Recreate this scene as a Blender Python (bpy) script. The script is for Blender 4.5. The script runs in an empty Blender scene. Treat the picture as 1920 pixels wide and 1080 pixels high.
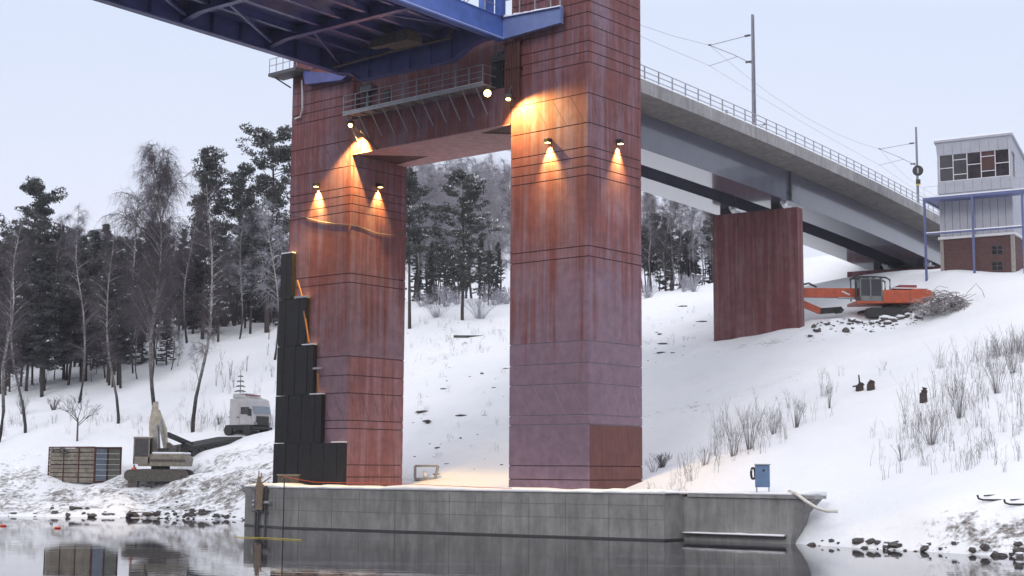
import bpy, math, random
import numpy as np
from mathutils import Vector, Matrix
R=math.radians
random.seed(7); rs=np.random.RandomState(7)
scene=bpy.context.scene; COL=scene.collection

# ------------------------------------------------------------------ camera
FPX=2740.0; PITCH=R(7.03); ROLL=R(0.37); HC=3.6
cp,sp=math.cos(PITCH),math.sin(PITCH)
F=np.array([0,cp,sp]); U0=np.array([0,-sp,cp]); X0=np.array([1.,0,0])
cX=math.cos(ROLL)*X0+math.sin(ROLL)*U0; cU=-math.sin(ROLL)*X0+math.cos(ROLL)*U0
O=np.array([0,0,HC])
cam=bpy.data.cameras.new('camera'); co=bpy.data.objects.new('camera',cam); COL.objects.link(co)
cam.sensor_width=36; cam.lens=FPX/1920*36; cam.clip_end=3000; cam.clip_start=.5
co.matrix_world=Matrix(((cX[0],cU[0],-F[0],O[0]),(cX[1],cU[1],-F[1],O[1]),(cX[2],cU[2],-F[2],O[2]),(0,0,0,1)))
scene.camera=co

# ------------------------------------------------------------------ world, sun, exposure
SUN_EL=R(32); SUN_AZ=R(205)      # azimuth clockwise from +Y; soft, from behind and left of the camera
w=bpy.data.worlds.new('World'); scene.world=w; w.use_nodes=True
nt=w.node_tree; nt.nodes.clear()
sky=nt.nodes.new('ShaderNodeTexSky'); sky.sky_type='NISHITA'; sky.sun_disc=False
sky.sun_elevation=SUN_EL; sky.sun_rotation=SUN_AZ; sky.air_density=1.0; sky.dust_density=3.0
bg1=nt.nodes.new('ShaderNodeBackground'); bg1.inputs[1].default_value=0.05
nt.links.new(sky.outputs[0],bg1.inputs[0])
tc=nt.nodes.new('ShaderNodeTexCoord'); sx=nt.nodes.new('ShaderNodeSeparateXYZ'); nt.links.new(tc.outputs['Generated'],sx.inputs[0])
nz=nt.nodes.new('ShaderNodeTexNoise'); nz.inputs['Scale'].default_value=2.2; nz.inputs['Detail'].default_value=4
nt.links.new(tc.outputs['Generated'],nz.inputs['Vector'])
ma=nt.nodes.new('ShaderNodeMath'); ma.operation='MULTIPLY_ADD'; ma.inputs[1].default_value=.10; ma.inputs[2].default_value=-.05
nt.links.new(nz.outputs['Fac'],ma.inputs[0])
mb_=nt.nodes.new('ShaderNodeMath'); mb_.operation='ADD'; nt.links.new(sx.outputs['Z'],mb_.inputs[0]); nt.links.new(ma.outputs[0],mb_.inputs[1])
rp=nt.nodes.new('ShaderNodeValToRGB'); nt.links.new(mb_.outputs[0],rp.inputs[0])
e=rp.color_ramp.elements; e[0].position=0; e[0].color=(.83,.845,.965,1); e[1].position=1; e[1].color=(1.29,1.28,1.40,1)
for p,c in ((.12,(.80,.83,.955,1)),(.30,(.68,.755,.93,1)),(.5,(1.0,1.05,1.12,1))):
    q=e.new(p); q.color=c
bg2=nt.nodes.new('ShaderNodeBackground'); bg2.inputs[1].default_value=.95; nt.links.new(rp.outputs[0],bg2.inputs[0])
ad=nt.nodes.new('ShaderNodeAddShader'); nt.links.new(bg1.outputs[0],ad.inputs[0]); nt.links.new(bg2.outputs[0],ad.inputs[1])
ow=nt.nodes.new('ShaderNodeOutputWorld'); nt.links.new(ad.outputs[0],ow.inputs[0])
bg1.inputs[1].default_value=0.007
sl=bpy.data.lights.new('sun','SUN'); sl.energy=.7; sl.angle=R(20); sl.color=(1,.96,.93)
so=bpy.data.objects.new('sun',sl); COL.objects.link(so)
sd=Vector((math.sin(SUN_AZ)*math.cos(SUN_EL),math.cos(SUN_AZ)*math.cos(SUN_EL),math.sin(SUN_EL)))
so.rotation_euler=sd.to_track_quat('Z','Y').to_euler(); so.location=(0,0,80)
scene.view_settings.view_transform='Standard'; scene.view_settings.look='None'; scene.view_settings.gamma=1
scene.view_settings.exposure=0.14

# ------------------------------------------------------------------ geometry helpers
def ray(x,y): return F+(x-960)/FPX*cX+(540-y)/FPX*cU
def at(x,y,Y): r=ray(x,y); return O+r*(Y/r[1])
def atz(x,y,Z): r=ray(x,y); return O+r*((Z-HC)/r[2])
class Fr:
    def __init__(s,ox,oy,a): s.o=np.array([ox,oy]); s.a=a; s.ax=np.array([math.cos(a),math.sin(a)]); s.ay=np.array([-math.sin(a),math.cos(a)])
    def w(s,x,y,z): p=s.o+x*s.ax+y*s.ay; return (p[0],p[1],z)
    def loc(s,P): d=np.array(P[:2])-s.o; return (float(d@s.ax),float(d@s.ay),float(P[2]))
    def onx(s,px,py,val): r=ray(px,py); t=(val-(O[:2]-s.o)@s.ax)/(r[:2]@s.ax); return s.loc(O+r*t)
    def ony(s,px,py,val): r=ray(px,py); t=(val-(O[:2]-s.o)@s.ay)/(r[:2]@s.ay); return s.loc(O+r*t)
    def onz(s,px,py,Z): return s.loc(atz(px,py,Z))
W0=Fr(0,0,0)
Cc=at(1104,912,78); PF=Fr(Cc[0],Cc[1],R(90-40.09))      # pier frame: x along the track, y along the portal
SF=Fr(*PF.w(-.6,5.7,0)[:2],R(90-37.9))                   # span frame, origin at end of near girder

class MB:
    def __init__(s): s.v=[]; s.f=[]; s.m=[]; s.c=0
    def add(s,vs,fs):
        o=len(s.v); s.v+= [tuple(map(float,p)) for p in vs]; s.f+=[tuple(i+o for i in f) for f in fs]; s.m+=[s.c]*len(fs); return s
    def hexa(s,p): return s.add(p,[(0,3,2,1),(4,5,6,7),(0,1,5,4),(1,2,6,5),(2,3,7,6),(3,0,4,7)])
    def box(s,x0,x1,y0,y1,z0,z1): return s.hexa([(x0,y0,z0),(x1,y0,z0),(x1,y1,z0),(x0,y1,z0),(x0,y0,z1),(x1,y0,z1),(x1,y1,z1),(x0,y1,z1)])
    def beam(s,p,q,w,h,up=(0,0,1)):
        p=Vector(p);q=Vector(q);d=(q-p).normalized();u=Vector(up)
        if abs(d.dot(u))>.99: u=Vector((1,0,0))
        sd=d.cross(u).normalized()*w/2; uu=sd.cross(d).normalized()*h/2
        return s.hexa([p-sd-uu,p+sd-uu,q+sd-uu,q-sd-uu,p-sd+uu,p+sd+uu,q+sd+uu,q-sd+uu])
    def tube(s,pts,r,n=6,cap=True):
        pts=[Vector(p) for p in pts]; rr=r if hasattr(r,'__len__') else [r]*len(pts)
        vs=[];fs=[];ref=Vector((0,0,1))
        for i,p in enumerate(pts):
            d=(pts[min(i+1,len(pts)-1)]-pts[max(i-1,0)]).normalized()
            a=d.cross(ref)
            if a.length<.15: a=d.cross(Vector((1,0,0)))
            a.normalize(); b=d.cross(a)
            for k in range(n):
                t=2*math.pi*k/n; vs.append(p+(a*math.cos(t)+b*math.sin(t))*rr[i])
        for i in range(len(pts)-1):
            for k in range(n):
                k2=(k+1)%n; fs.append((i*n+k,i*n+k2,(i+1)*n+k2,(i+1)*n+k))
        if cap: fs+= [tuple(range(n-1,-1,-1)),tuple(range((len(pts)-1)*n,len(pts)*n))]
        return s.add(vs,fs)
    def prism(s,poly,ext):
        n=len(poly); e=Vector(ext); P=[Vector(p) for p in poly]
        return s.add(P+[p+e for p in P],[tuple(range(n-1,-1,-1)),tuple(range(n,2*n))]+[(i,(i+1)%n,(i+1)%n+n,i+n) for i in range(n)])
    def lathe(s,c,prof,n=16,axis='z'):
        vs=[]
        for r,h in prof:
            for k in range(n):
                t=2*math.pi*k/n; a,b=r*math.cos(t),r*math.sin(t)
                vs.append({'z':(c[0]+a,c[1]+b,c[2]+h),'y':(c[0]+a,c[1]+h,c[2]+b),'x':(c[0]+h,c[1]+a,c[2]+b)}[axis])
        m=len(prof); fs=[(i*n+k,i*n+(k+1)%n,(i+1)*n+(k+1)%n,(i+1)*n+k) for i in range(m-1) for k in range(n)]
        fs+=[tuple(range(n-1,-1,-1)),tuple(range((m-1)*n,m*n))]
        return s.add(vs,fs)
    def blob(s,c,rx,ry,rz,seed=0,n=1):
        rr=random.Random(seed); t=(1+5**.5)/2
        V=[Vector(q).normalized() for q in [(-1,t,0),(1,t,0),(-1,-t,0),(1,-t,0),(0,-1,t),(0,1,t),(0,-1,-t),(0,1,-t),(t,0,-1),(t,0,1),(-t,0,-1),(-t,0,1)]]
        Fc=[(0,11,5),(0,5,1),(0,1,7),(0,7,10),(0,10,11),(1,5,9),(5,11,4),(11,10,2),(10,7,6),(7,1,8),(3,9,4),(3,4,2),(3,2,6),(3,6,8),(3,8,9),(4,9,5),(2,4,11),(6,2,10),(8,6,7),(9,8,1)]
        a=rr.random()*6.3; ca,sa=math.cos(a),math.sin(a)
        o=[]
        for q in V:
            k=rr.uniform(.7,1.15); x,y,z=q.x*rx*k,q.y*ry*k,q.z*rz*k
            o.append((c[0]+x*ca-y*sa,c[1]+x*sa+y*ca,c[2]+z))
        return s.add(o,Fc)
ORG={}
def tag(o,label=None,cat=None,group=None,kind=None):
    if label: o['label']=label
    if cat: o['category']=cat
    if group: o['group']=group
    if kind: o['kind']=kind
    return o
def obj(name,mb,mats,parent=None,fr=None,smooth=False,bevel=0,label=None,cat=None,group=None,kind=None):
    if not isinstance(mats,(list,tuple)): mats=[mats]
    V=np.array(mb.v,float).reshape(-1,3)
    loc=(0,0,0)
    if parent is not None: V=V-np.array(ORG[parent.name])
    else:
        if fr is not None:
            P=fr.o+V[:,:1]*fr.ax+V[:,1:2]*fr.ay; V=np.column_stack([P,V[:,2]])
        lo,hi=V.min(0),V.max(0); loc=np.array([(lo[0]+hi[0])/2,(lo[1]+hi[1])/2,lo[2]])
        if kind=='structure': loc=np.zeros(3)
        V=V-loc
    me=bpy.data.meshes.new(name); me.from_pydata(V.tolist(),[],mb.f)
    for m in mats: me.materials.append(m)
    if len(mats)>1: me.polygons.foreach_set('material_index',mb.m)
    if smooth: me.polygons.foreach_set('use_smooth',[True]*len(mb.f))
    me.update()
    o=bpy.data.objects.new(name,me); COL.objects.link(o); o.location=loc
    if parent is not None: o.parent=parent; ORG[o.name]=ORG[parent.name]
    if bevel:
        b=o.modifiers.new('bevel','BEVEL'); b.width=bevel; b.segments=2; b.limit_method='ANGLE'
    return tag(o,label,cat,group,kind)
def thing(name,fr,org,label,cat,group=None):
    o=bpy.data.objects.new(name,None); COL.objects.link(o); o.empty_display_size=.5
    o.location=fr.w(*org); o.rotation_euler=(0,0,fr.a); ORG[o.name]=tuple(org)
    return tag(o,label,cat,group)
def copy_tree(o,parent=None):
    c=o.copy(); COL.objects.link(c)
    if parent is not None: c.parent=parent
    for ch in list(o.children): copy_tree(ch,c)
    return c

# ------------------------------------------------------------------ materials
def newmat(name):
    m=bpy.data.materials.new(name); m.use_nodes=True; n=m.node_tree
    return m,n,n.nodes['Principled BSDF']
def noise(n,scale,detail=4,mapv=None,rough=.55,coord='Object'):
    t=n.nodes.new('ShaderNodeTexCoord'); x=n.nodes.new('ShaderNodeTexNoise'); x.inputs['Scale'].default_value=scale; x.inputs['Detail'].default_value=detail; x.inputs['Roughness'].default_value=rough
    src=t.outputs[coord]
    if mapv:
        mp=n.nodes.new('ShaderNodeMapping'); mp.inputs['Scale'].default_value=mapv; n.links.new(src,mp.inputs[0]); src=mp.outputs[0]
    n.links.new(src,x.inputs['Vector']); return x.outputs['Fac']
def ramp(n,fac,stops):
    r=n.nodes.new('ShaderNodeValToRGB'); n.links.new(fac,r.inputs[0]); e=r.color_ramp.elements
    e[0].position,e[0].color=stops[0][0],(*stops[0][1],1); e[1].position,e[1].color=stops[-1][0],(*stops[-1][1],1)
    for p,c in stops[1:-1]: q=e.new(p); q.color=(*c,1)
    return r.outputs[0]
def mixc(n,fac,a,b,mode='MIX'):
    m=n.nodes.new('ShaderNodeMix'); m.data_type='RGBA'; m.blend_type=mode
    for i,v in ((0,fac),(6,a),(7,b)):
        if isinstance(v,(int,float)): m.inputs[i].default_value=v
        elif isinstance(v,tuple): m.inputs[i].default_value=(*v,1)
        else: n.links.new(v,m.inputs[i])
    return m.outputs[2]
def bump(n,b,h,strength=.3,dist=.05):
    x=n.nodes.new('ShaderNodeBump'); x.inputs['Strength'].default_value=strength; x.inputs['Distance'].default_value=dist
    n.links.new(h,x.inputs['Height']); n.links.new(x.outputs[0],b.inputs['Normal'])
def simple(name,col,rough=.6,metal=0,var=.15,scale=3,bmp=0,coat=0,spec=None):
    m,n,b=newmat(name)
    f=noise(n,scale,5)
    lo=tuple(c*(1-var) for c in col); hi=tuple(min(1,c*(1+var)) for c in col)
    n.links.new(ramp(n,f,[(.3,lo),(.7,hi)]),b.inputs['Base Color'])
    b.inputs['Roughness'].default_value=rough; b.inputs['Metallic'].default_value=metal; b.inputs['Coat Weight'].default_value=coat
    if spec is not None: b.inputs['Specular IOR Level'].default_value=spec
    if bmp: bump(n,b,noise(n,scale*6,6),bmp,.03)
    return m
def emis(name,col,st):
    m,n,b=newmat(name); b.inputs['Base Color'].default_value=(.8,.6,.4,1); b.inputs['Emission Color'].default_value=(*col,1); b.inputs['Emission Strength'].default_value=st; return m

def red_concrete(name,red=(.165,.048,.046),grey=(.215,.145,.195),amt=.58,lowgrey=True,rough=.75):
    m,n,b=newmat(name)
    streak=noise(n,1.0,6,(2.6,2.6,.11),.66)
    fine=noise(n,1.0,3,(14,14,.5),.6)
    patch=noise(n,.33,4)
    mm=n.nodes.new('ShaderNodeMath'); mm.operation='ADD'; n.links.new(streak,mm.inputs[0]); 
    m2=n.nodes.new('ShaderNodeMath'); m2.operation='MULTIPLY_ADD'; m2.inputs[1].default_value=.4; m2.inputs[2].default_value=-.2; n.links.new(patch,m2.inputs[0]); n.links.new(m2.outputs[0],mm.inputs[1])
    fac=mm.outputs[0]
    if lowgrey:
        g=n.nodes.new('ShaderNodeNewGeometry'); s=n.nodes.new('ShaderNodeSeparateXYZ'); n.links.new(g.outputs['Position'],s.inputs[0])
        mr=n.nodes.new('ShaderNodeMapRange'); mr.inputs['From Min'].default_value=17; mr.inputs['From Max'].default_value=9.6; mr.inputs['To Min'].default_value=0; mr.inputs['To Max'].default_value=.22
        n.links.new(s.outputs['Z'],mr.inputs['Value'])
        a=n.nodes.new('ShaderNodeMath'); a.operation='ADD'; n.links.new(fac,a.inputs[0]); n.links.new(mr.outputs[0],a.inputs[1]); fac=a.outputs[0]
        ms=n.nodes.new('ShaderNodeMapRange'); ms.inputs['From Min'].default_value=10.5; ms.inputs['From Max'].default_value=10.35; ms.inputs['To Max'].default_value=.09
        n.links.new(s.outputs['Z'],ms.inputs['Value']); a2=n.nodes.new('ShaderNodeMath'); a2.operation='ADD'; n.links.new(fac,a2.inputs[0]); n.links.new(ms.outputs[0],a2.inputs[1]); fac=a2.outputs[0]
    k=n.nodes.new('ShaderNodeMapRange'); k.inputs['From Min'].default_value=.44; k.inputs['From Max'].default_value=.68; k.inputs['To Max'].default_value=1; n.links.new(fac,k.inputs['Value'])
    k2=n.nodes.new('ShaderNodeMath'); k2.operation='MULTIPLY'; k2.inputs[1].default_value=amt*1.6; n.links.new(k.outputs[0],k2.inputs[0]); k2.use_clamp=True
    redv=ramp(n,fine,[(.3,tuple(c*.8 for c in red)),(.7,tuple(c*1.25 for c in red))])
    c=mixc(n,k2.outputs[0],redv,grey)
    d=ramp(n,noise(n,1.6,8,None,.7),[(.3,(.72,.70,.70)),(.62,(1.08,1.06,1.05))])
    c=mixc(n,1.0,c,d,'MULTIPLY')
    n.links.new(c,b.inputs['Base Color']); b.inputs['Roughness'].default_value=rough
    bump(n,b,fine,.25,.02)
    return m
M={}
M['red']=red_concrete('red_painted_concrete')
M['red_clean']=red_concrete('clean_red_concrete',(.135,.047,.042),(.15,.09,.09),.12,False)
M['red2']=red_concrete('dark_red_concrete',(.135,.036,.038),(.24,.15,.16),.42,False)
M['joint']=simple('joint_shadow_gap',(.07,.03,.028),.9)
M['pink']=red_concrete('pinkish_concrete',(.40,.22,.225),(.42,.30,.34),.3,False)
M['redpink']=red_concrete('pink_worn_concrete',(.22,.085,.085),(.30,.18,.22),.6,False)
M['efflo']=simple('lime_stained_joint',(.27,.24,.29),.9)
def grey_concrete(name,col=(.19,.19,.19),boards=(0,0)):
    m,n,b=newmat(name)
    st=noise(n,1,6,(2.2,2.2,.35),.65); pt=noise(n,.7,8,None,.7)
    c=mixc(n,1.0,ramp(n,st,[(.3,tuple(x*.72 for x in col)),(.7,tuple(x*1.25 for x in col))]),ramp(n,pt,[(.3,(.7,.7,.7)),(.65,(1.12,1.12,1.12))]),'MULTIPLY')
    n.links.new(c,b.inputs['Base Color']); b.inputs['Roughness'].default_value=.85
    bump(n,b,noise(n,9,8),.35,.03); return m
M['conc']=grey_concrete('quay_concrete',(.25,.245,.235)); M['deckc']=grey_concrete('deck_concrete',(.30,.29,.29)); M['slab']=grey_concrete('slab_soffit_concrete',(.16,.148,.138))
M['wetc']=simple('wet_dark_concrete',(.04,.04,.04),.5); M['jc']=simple('panel_joint',(.16,.155,.15),.9)
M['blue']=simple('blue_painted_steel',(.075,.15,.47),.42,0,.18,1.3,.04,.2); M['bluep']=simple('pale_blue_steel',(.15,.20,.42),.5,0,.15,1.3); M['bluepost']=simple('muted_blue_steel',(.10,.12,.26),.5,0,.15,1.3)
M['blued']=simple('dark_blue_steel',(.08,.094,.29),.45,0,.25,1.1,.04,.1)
M['gsteel']=simple('grey_box_girder_paint',(.075,.078,.105),.2,0,.12,.5,0,.5)
M['gal']=simple('galvanised_steel',(.33,.34,.37),.5,.4,.2,4)
M['dgal']=simple('weathered_steel',(.10,.10,.11),.6,.3,.3,4)
M['black']=simple('black_sheeting',(.009,.009,.011),.6,0,.4,3,.15,0,.3)
M['rust']=simple('rusty_brown',(.07,.018,.014),.8,0,.3,3)
M['wood']=simple('raw_timber',(.22,.16,.11),.8,0,.25,6,.2); M['owood']=simple('orange_timber',(.38,.17,.07),.8,0,.2,6)
M['orange']=simple('orange_paint',(.40,.062,.014),.45,0,.25,2.5,.05,.2); M['tanl']=simple('worn_cream_paint',(.40,.36,.29),.6,0,.3,2.5,.1); M['tan']=simple('dirty_beige_paint',(.21,.185,.145),.6,0,.3,3,.1)
M['rubber']=simple('dark_rubber_steel',(.02,.02,.02),.7,0,.4,6,.2); M['mud']=simple('muddy_steel',(.09,.08,.07),.85,0,.4,6,.3)
M['glass']=simple('dark_glass',(.028,.024,.028),.1,0,.5,1.2,0,.45); M['glassl']=simple('pale_glass',(.13,.17,.21),.1,0,.1,2,0,1)
M['white']=simple('off_white_paint',(.62,.62,.64),.5,0,.08,2); M['clad']=simple('pale_grey_cladding',(.36,.37,.42),.6,0,.08,1.5)
M['yellow']=simple('yellow_plastic',(.55,.42,.06),.6); M['ored']=simple('orange_red_plastic',(.75,.10,.02),.5)
M['boxblue']=simple('cabinet_blue',(.13,.21,.36),.5); M['sig']=simple('signal_black',(.012,.012,.014),.5)
M['hose']=simple('white_hose',(.62,.60,.55),.55); M['rock']=simple('dark_rock',(.085,.075,.07),.9,0,.4,3,.4)
M['rust2']=simple('dull_red_blind',(.065,.022,.02),.7); M['tanp']=simple('pale_tan_render',(.30,.27,.24),.8); M['redb']=simple('red_sheet',(.22,.04,.04),.6)
m,n,b=newmat('red_brown_brick')
bt=n.nodes.new('ShaderNodeTexBrick'); bt.inputs['Scale'].default_value=1; bt.inputs['Brick Width'].default_value=.27; bt.inputs['Row Height'].default_value=.085; bt.inputs['Mortar Size'].default_value=.006
bt.inputs['Color1'].default_value=(.12,.05,.045,1); bt.inputs['Color2'].default_value=(.075,.036,.036,1); bt.inputs['Mortar'].default_value=(.11,.09,.09,1)
t=n.nodes.new('ShaderNodeTexCoord'); mp=n.nodes.new('ShaderNodeMapping'); mp.inputs['Rotation'].default_value=(R(90),0,0); n.links.new(t.outputs['Object'],mp.inputs[0]); n.links.new(mp.outputs[0],bt.inputs[0]); n.links.new(bt.outputs[0],b.inputs['Base Color']); b.inputs['Roughness'].default_value=.9; M['brick']=m
# snow: with dirt by vertex attribute
def snowmat(name,dirt=False):
    m,n,b=newmat(name)
    base=ramp(n,noise(n,.15,5),[(.3,(.77,.79,.83)),(.7,(.84,.85,.875))])
    if dirt:
        at_=n.nodes.new('ShaderNodeAttribute'); at_.attribute_name='dirt'
        nn=noise(n,.55,9,None,.72); nf=noise(n,2.6,6,None,.7)
        a=n.nodes.new('ShaderNodeMath'); a.operation='ADD'; n.links.new(nn,a.inputs[0]); n.links.new(nf,a.inputs[1])
        mu=n.nodes.new('ShaderNodeMath'); mu.operation='MULTIPLY_ADD'; mu.inputs[1].default_value=.55; n.links.new(at_.outputs['Fac'],mu.inputs[0]); n.links.new(a.outputs[0],mu.inputs[2])
        mr=n.nodes.new('ShaderNodeMapRange'); mr.inputs['From Min'].default_value=1.27; mr.inputs['From Max'].default_value=1.48; n.links.new(mu.outputs[0],mr.inputs['Value'])
        soil=ramp(n,noise(n,3.5,6),[(.35,(.07,.06,.055)),(.65,(.30,.28,.265))])
        base=mixc(n,mr.outputs[0],base,soil)
    n.links.new(base,b.inputs['Base Color']); b.inputs['Roughness'].default_value=.75
    b.inputs['Subsurface Weight'].default_value=0
    bump(n,b,noise(n,.9,9,None,.65),.4 if dirt else .2,.32 if dirt else .05)
    return m
M['ground']=snowmat('snow_ground',True); M['snow']=snowmat('fresh_snow')
# water with thin ice patches
m,n,b=newmat('canal_water')
b.inputs['Base Color'].default_value=(.010,.012,.016,1); b.inputs['IOR'].default_value=1.33; b.inputs['Specular Tint'].default_value=(.70,.70,.80,1)
wn=noise(n,1,4,(.10,.5,1),.6)
n.links.new(ramp(n,wn,[(.47,(.012,.012,.012)),(.64,(.06,.06,.06))]),b.inputs['Roughness'])
icef=n.nodes.new('ShaderNodeMapRange'); icef.inputs['From Min'].default_value=.56; icef.inputs['From Max'].default_value=.66; icef.inputs['To Max'].default_value=.28; n.links.new(noise(n,1,5,(.05,.28,1),.6),icef.inputs['Value'])
n.links.new(mixc(n,icef.outputs[0],(.010,.011,.017),(.27,.23,.31)),b.inputs['Base Color'])
bump(n,b,noise(n,1,3,(.5,1.6,1),.5),.06,.05)
M['water']=m
M['bark']=simple('pine_bark',(.055,.042,.038),.95,0,.3,4); M['bark_grey']=simple('dark_bark',(.045,.040,.040),.95,0,.3,4)
m,n,b=newmat('birch_bark')
t_=n.nodes.new('ShaderNodeTexCoord'); s_=n.nodes.new('ShaderNodeSeparateXYZ'); n.links.new(t_.outputs['Object'],s_.inputs[0])
q_=n.nodes.new('ShaderNodeMapRange'); q_.inputs['From Min'].default_value=2; q_.inputs['From Max'].default_value=9; n.links.new(s_.outputs['Z'],q_.inputs['Value'])
c_=mixc(n,q_.outputs[0],(.045,.04,.04),(.36,.34,.34)); c_=mixc(n,1.0,c_,ramp(n,noise(n,1,5,(2,2,5),.7),[(.38,(.35,.34,.34)),(.55,(1.1,1.1,1.1))]),'MULTIPLY'); n.links.new(c_,b.inputs['Base Color']); b.inputs['Roughness'].default_value=.9; M['birch']=m
M['twig']=simple('birch_twigs',(.105,.088,.098),.9,0,.25,1); M['ltwig']=simple('frosted_twigs',(.38,.37,.42),.9,0,.35,1)
M['needle']=simple('pine_needles',(.066,.070,.064),.85,0,.5,.8); M['needle2']=simple('spruce_needles',(.058,.060,.062),.85,0,.5,.8)
M['stem2']=simple('bush_twigs',(.15,.13,.135),.9,0,.3,2); M['stem']=simple('dry_stems',(.26,.24,.24),.9,0,.4,2)

# ------------------------------------------------------------------ terrain
CP=[] # px,py,Y
def c3(px,py,Y): P=at(px,py,Y); CP.append(tuple(P))
def cz(x,y,z): CP.append((x,y,z))
for a in [(850,885,97),(850,800,108),(850,700,124),(850,640,138),(850,595,150),(850,566,163),(940,600,150),(770,600,150),
 (1270,870,88),(1240,780,100),(1290,700,110),(1270,650,118),(1340,634,121),(1270,600,135),(1270,560,155),(1270,548,165),(1210,552,165),
 (1430,645,112),(1500,612,115),(1600,592,118),(1700,592,117),(1780,585,113),(1880,575,108),
 (1500,800,86),(1400,860,80),(1600,870,78),(1750,860,76),(1900,860,72),(1500,700,101),(1650,700,98),(1800,700,92),(1900,700,88),(1900,640,97),(1700,640,105),
 (1560,1000,71.5),(1560,950,73.5),(1700,980,68),(1700,930,71),(1880,990,65),(1880,925,68),(1915,800,76),
 (1700,514,131),(1740,513,122),(1720,528,150),(1640,530,150),(1590,530,156),(1770,509,119.5),(1650,516,133),(1600,520,137),(1820,508,118),(1850,512,120),(1915,508,117),(1560,530,142),(1560,500,160),(1550,480,175),
 (300,907,110.5),(180,909,110.5),(90,905,113),(0,862,116),(420,860,113),(480,900,104),(520,830,114),(470,815,124),(420,840,118),(520,806,123),
 (300,812,124),(240,800,124),(85,812,122),(0,830,121),(0,760,132),(100,760,132),(170,752,131),(200,690,145),(100,690,147),(0,700,147),(285,725,136),(380,735,134),(480,740,134),(520,650,146),(400,612,158),(500,606,158),(300,625,158),(200,645,160),(50,650,160)]: c3(*a)
for a in [(-36,105.5,.25),(-25,103.5,.2),(-19,101.5,.35),(-60,108,.3),(-60,130,7),(-90,130,9),(-90,160,16),(14.6,73.2,.9),(17.5,69,.35),(21.2,64.2,.3),(27,57.5,.4),(34,48,.4),(45,60,5),(60,70,12),(60,90,19),
 (-17,93.5,2.2),(-14,92,2.3),(-8,88,2.4),(0,84,2.35),(5,80,2.35),(9,78.5,2.35),(13,75,2.3),(-5,95,2.6),(-12,99,2.7),
 (60,130,25),(50,160,26),(30,190,25),(0,190,24),(-30,190,22),(-60,190,21),(-100,200,21),(100,160,28),(0,260,27),(-80,260,24),(80,260,30),(-120,120,9)]: cz(*a)
CPa=np.array(CP)
def tps_fit(P,lam=.02):
    n=len(P); d=np.hypot(P[:,None,0]-P[None,:,0],P[:,None,1]-P[None,:,1])/50
    K=np.where(d>0,d*d*np.log(np.maximum(d,1e-9)),0)+lam*np.eye(n)*.05
    A=np.zeros((n+3,n+3)); A[:n,:n]=K; Q=np.column_stack([np.ones(n),P[:,0]/50,P[:,1]/50]); A[:n,n:]=Q; A[n:,:n]=Q.T
    return np.linalg.solve(A,np.concatenate([P[:,2],np.zeros(3)]))
TW=tps_fit(CPa)
def tps(x,y):
    x=np.atleast_1d(np.asarray(x,float)); y=np.atleast_1d(np.asarray(y,float)); n=len(CPa); out=np.zeros(len(x))
    for i in range(0,len(x),20000):
        d=np.hypot(x[i:i+20000,None]-CPa[None,:,0],y[i:i+20000,None]-CPa[None,:,1])/50
        out[i:i+20000]=np.where(d>0,d*d*np.log(np.maximum(d,1e-9)),0)@TW[:n]+TW[n]+TW[n+1]*x[i:i+20000]/50+TW[n+2]*y[i:i+20000]/50
    return out
# shoreline (x,y), land lies on the far side; the quay section is offset behind its face
WALL=[(-16.4,91.2),(-13.5,87.6),(7.8,75.0),(8.9,76.1),(13.6,72.5)]
SH=[(-200,118),(-60,106.3),(-36,104.4),(-25,102.6),(-16.9,99.6),(-15.6,92.4),(-12.7,88.3),(8.0,76.2),(9.6,76.6),(13.4,73.7),(14.3,71.9),(17.5,67.6),(21.3,62.9),(26,56.5),(34,46.5),(60,20),(90,-10)]
SHx=np.array([p[0] for p in SH]);SHy=np.array([p[1] for p in SH])
def sgrid(seed,n=64):
    r=np.random.RandomState(seed); return r.rand(n,n)
def vnoise(x,y,s,seed):
    g=sgrid(seed); X=x/s; Y=y/s; xi=np.floor(X).astype(int); yi=np.floor(Y).astype(int); fx=X-xi; fy=Y-yi; fx=fx*fx*(3-2*fx); fy=fy*fy*(3-2*fy)
    G=lambda a,b:g[a%64,b%64]
    return (G(xi,yi)*(1-fx)+G(xi+1,yi)*fx)*(1-fy)+(G(xi,yi+1)*(1-fx)+G(xi+1,yi+1)*fx)*fy-.5
def dirt_of(x,y):
    d=np.zeros(len(x))
    def blobm(cx,cy,rx,ry,a,am):
        ca,sa=math.cos(a),math.sin(a); u=((x-cx)*ca+(y-cy)*sa)/rx; v=(-(x-cx)*sa+(y-cy)*ca)/ry
        np.maximum(d,am*np.clip(1.6-np.hypot(u,v)*1.3,0,1),out=d)
    blobm(-34,108,12,4.5,-.1,.62); blobm(-22,106,9,5,-.3,.72); blobm(-40,112,9,6,0,.55); blobm(-20,112,6,6,0,.55); blobm(-26,111,7,3,0,.7)
    blobm(22,64,7,2.0,-.9,.62); blobm(14,100,9,4,0,.3); blobm(-4,135,12,12,0,.24); blobm(19,112,5,2,-.5,.4)
    return d
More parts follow.
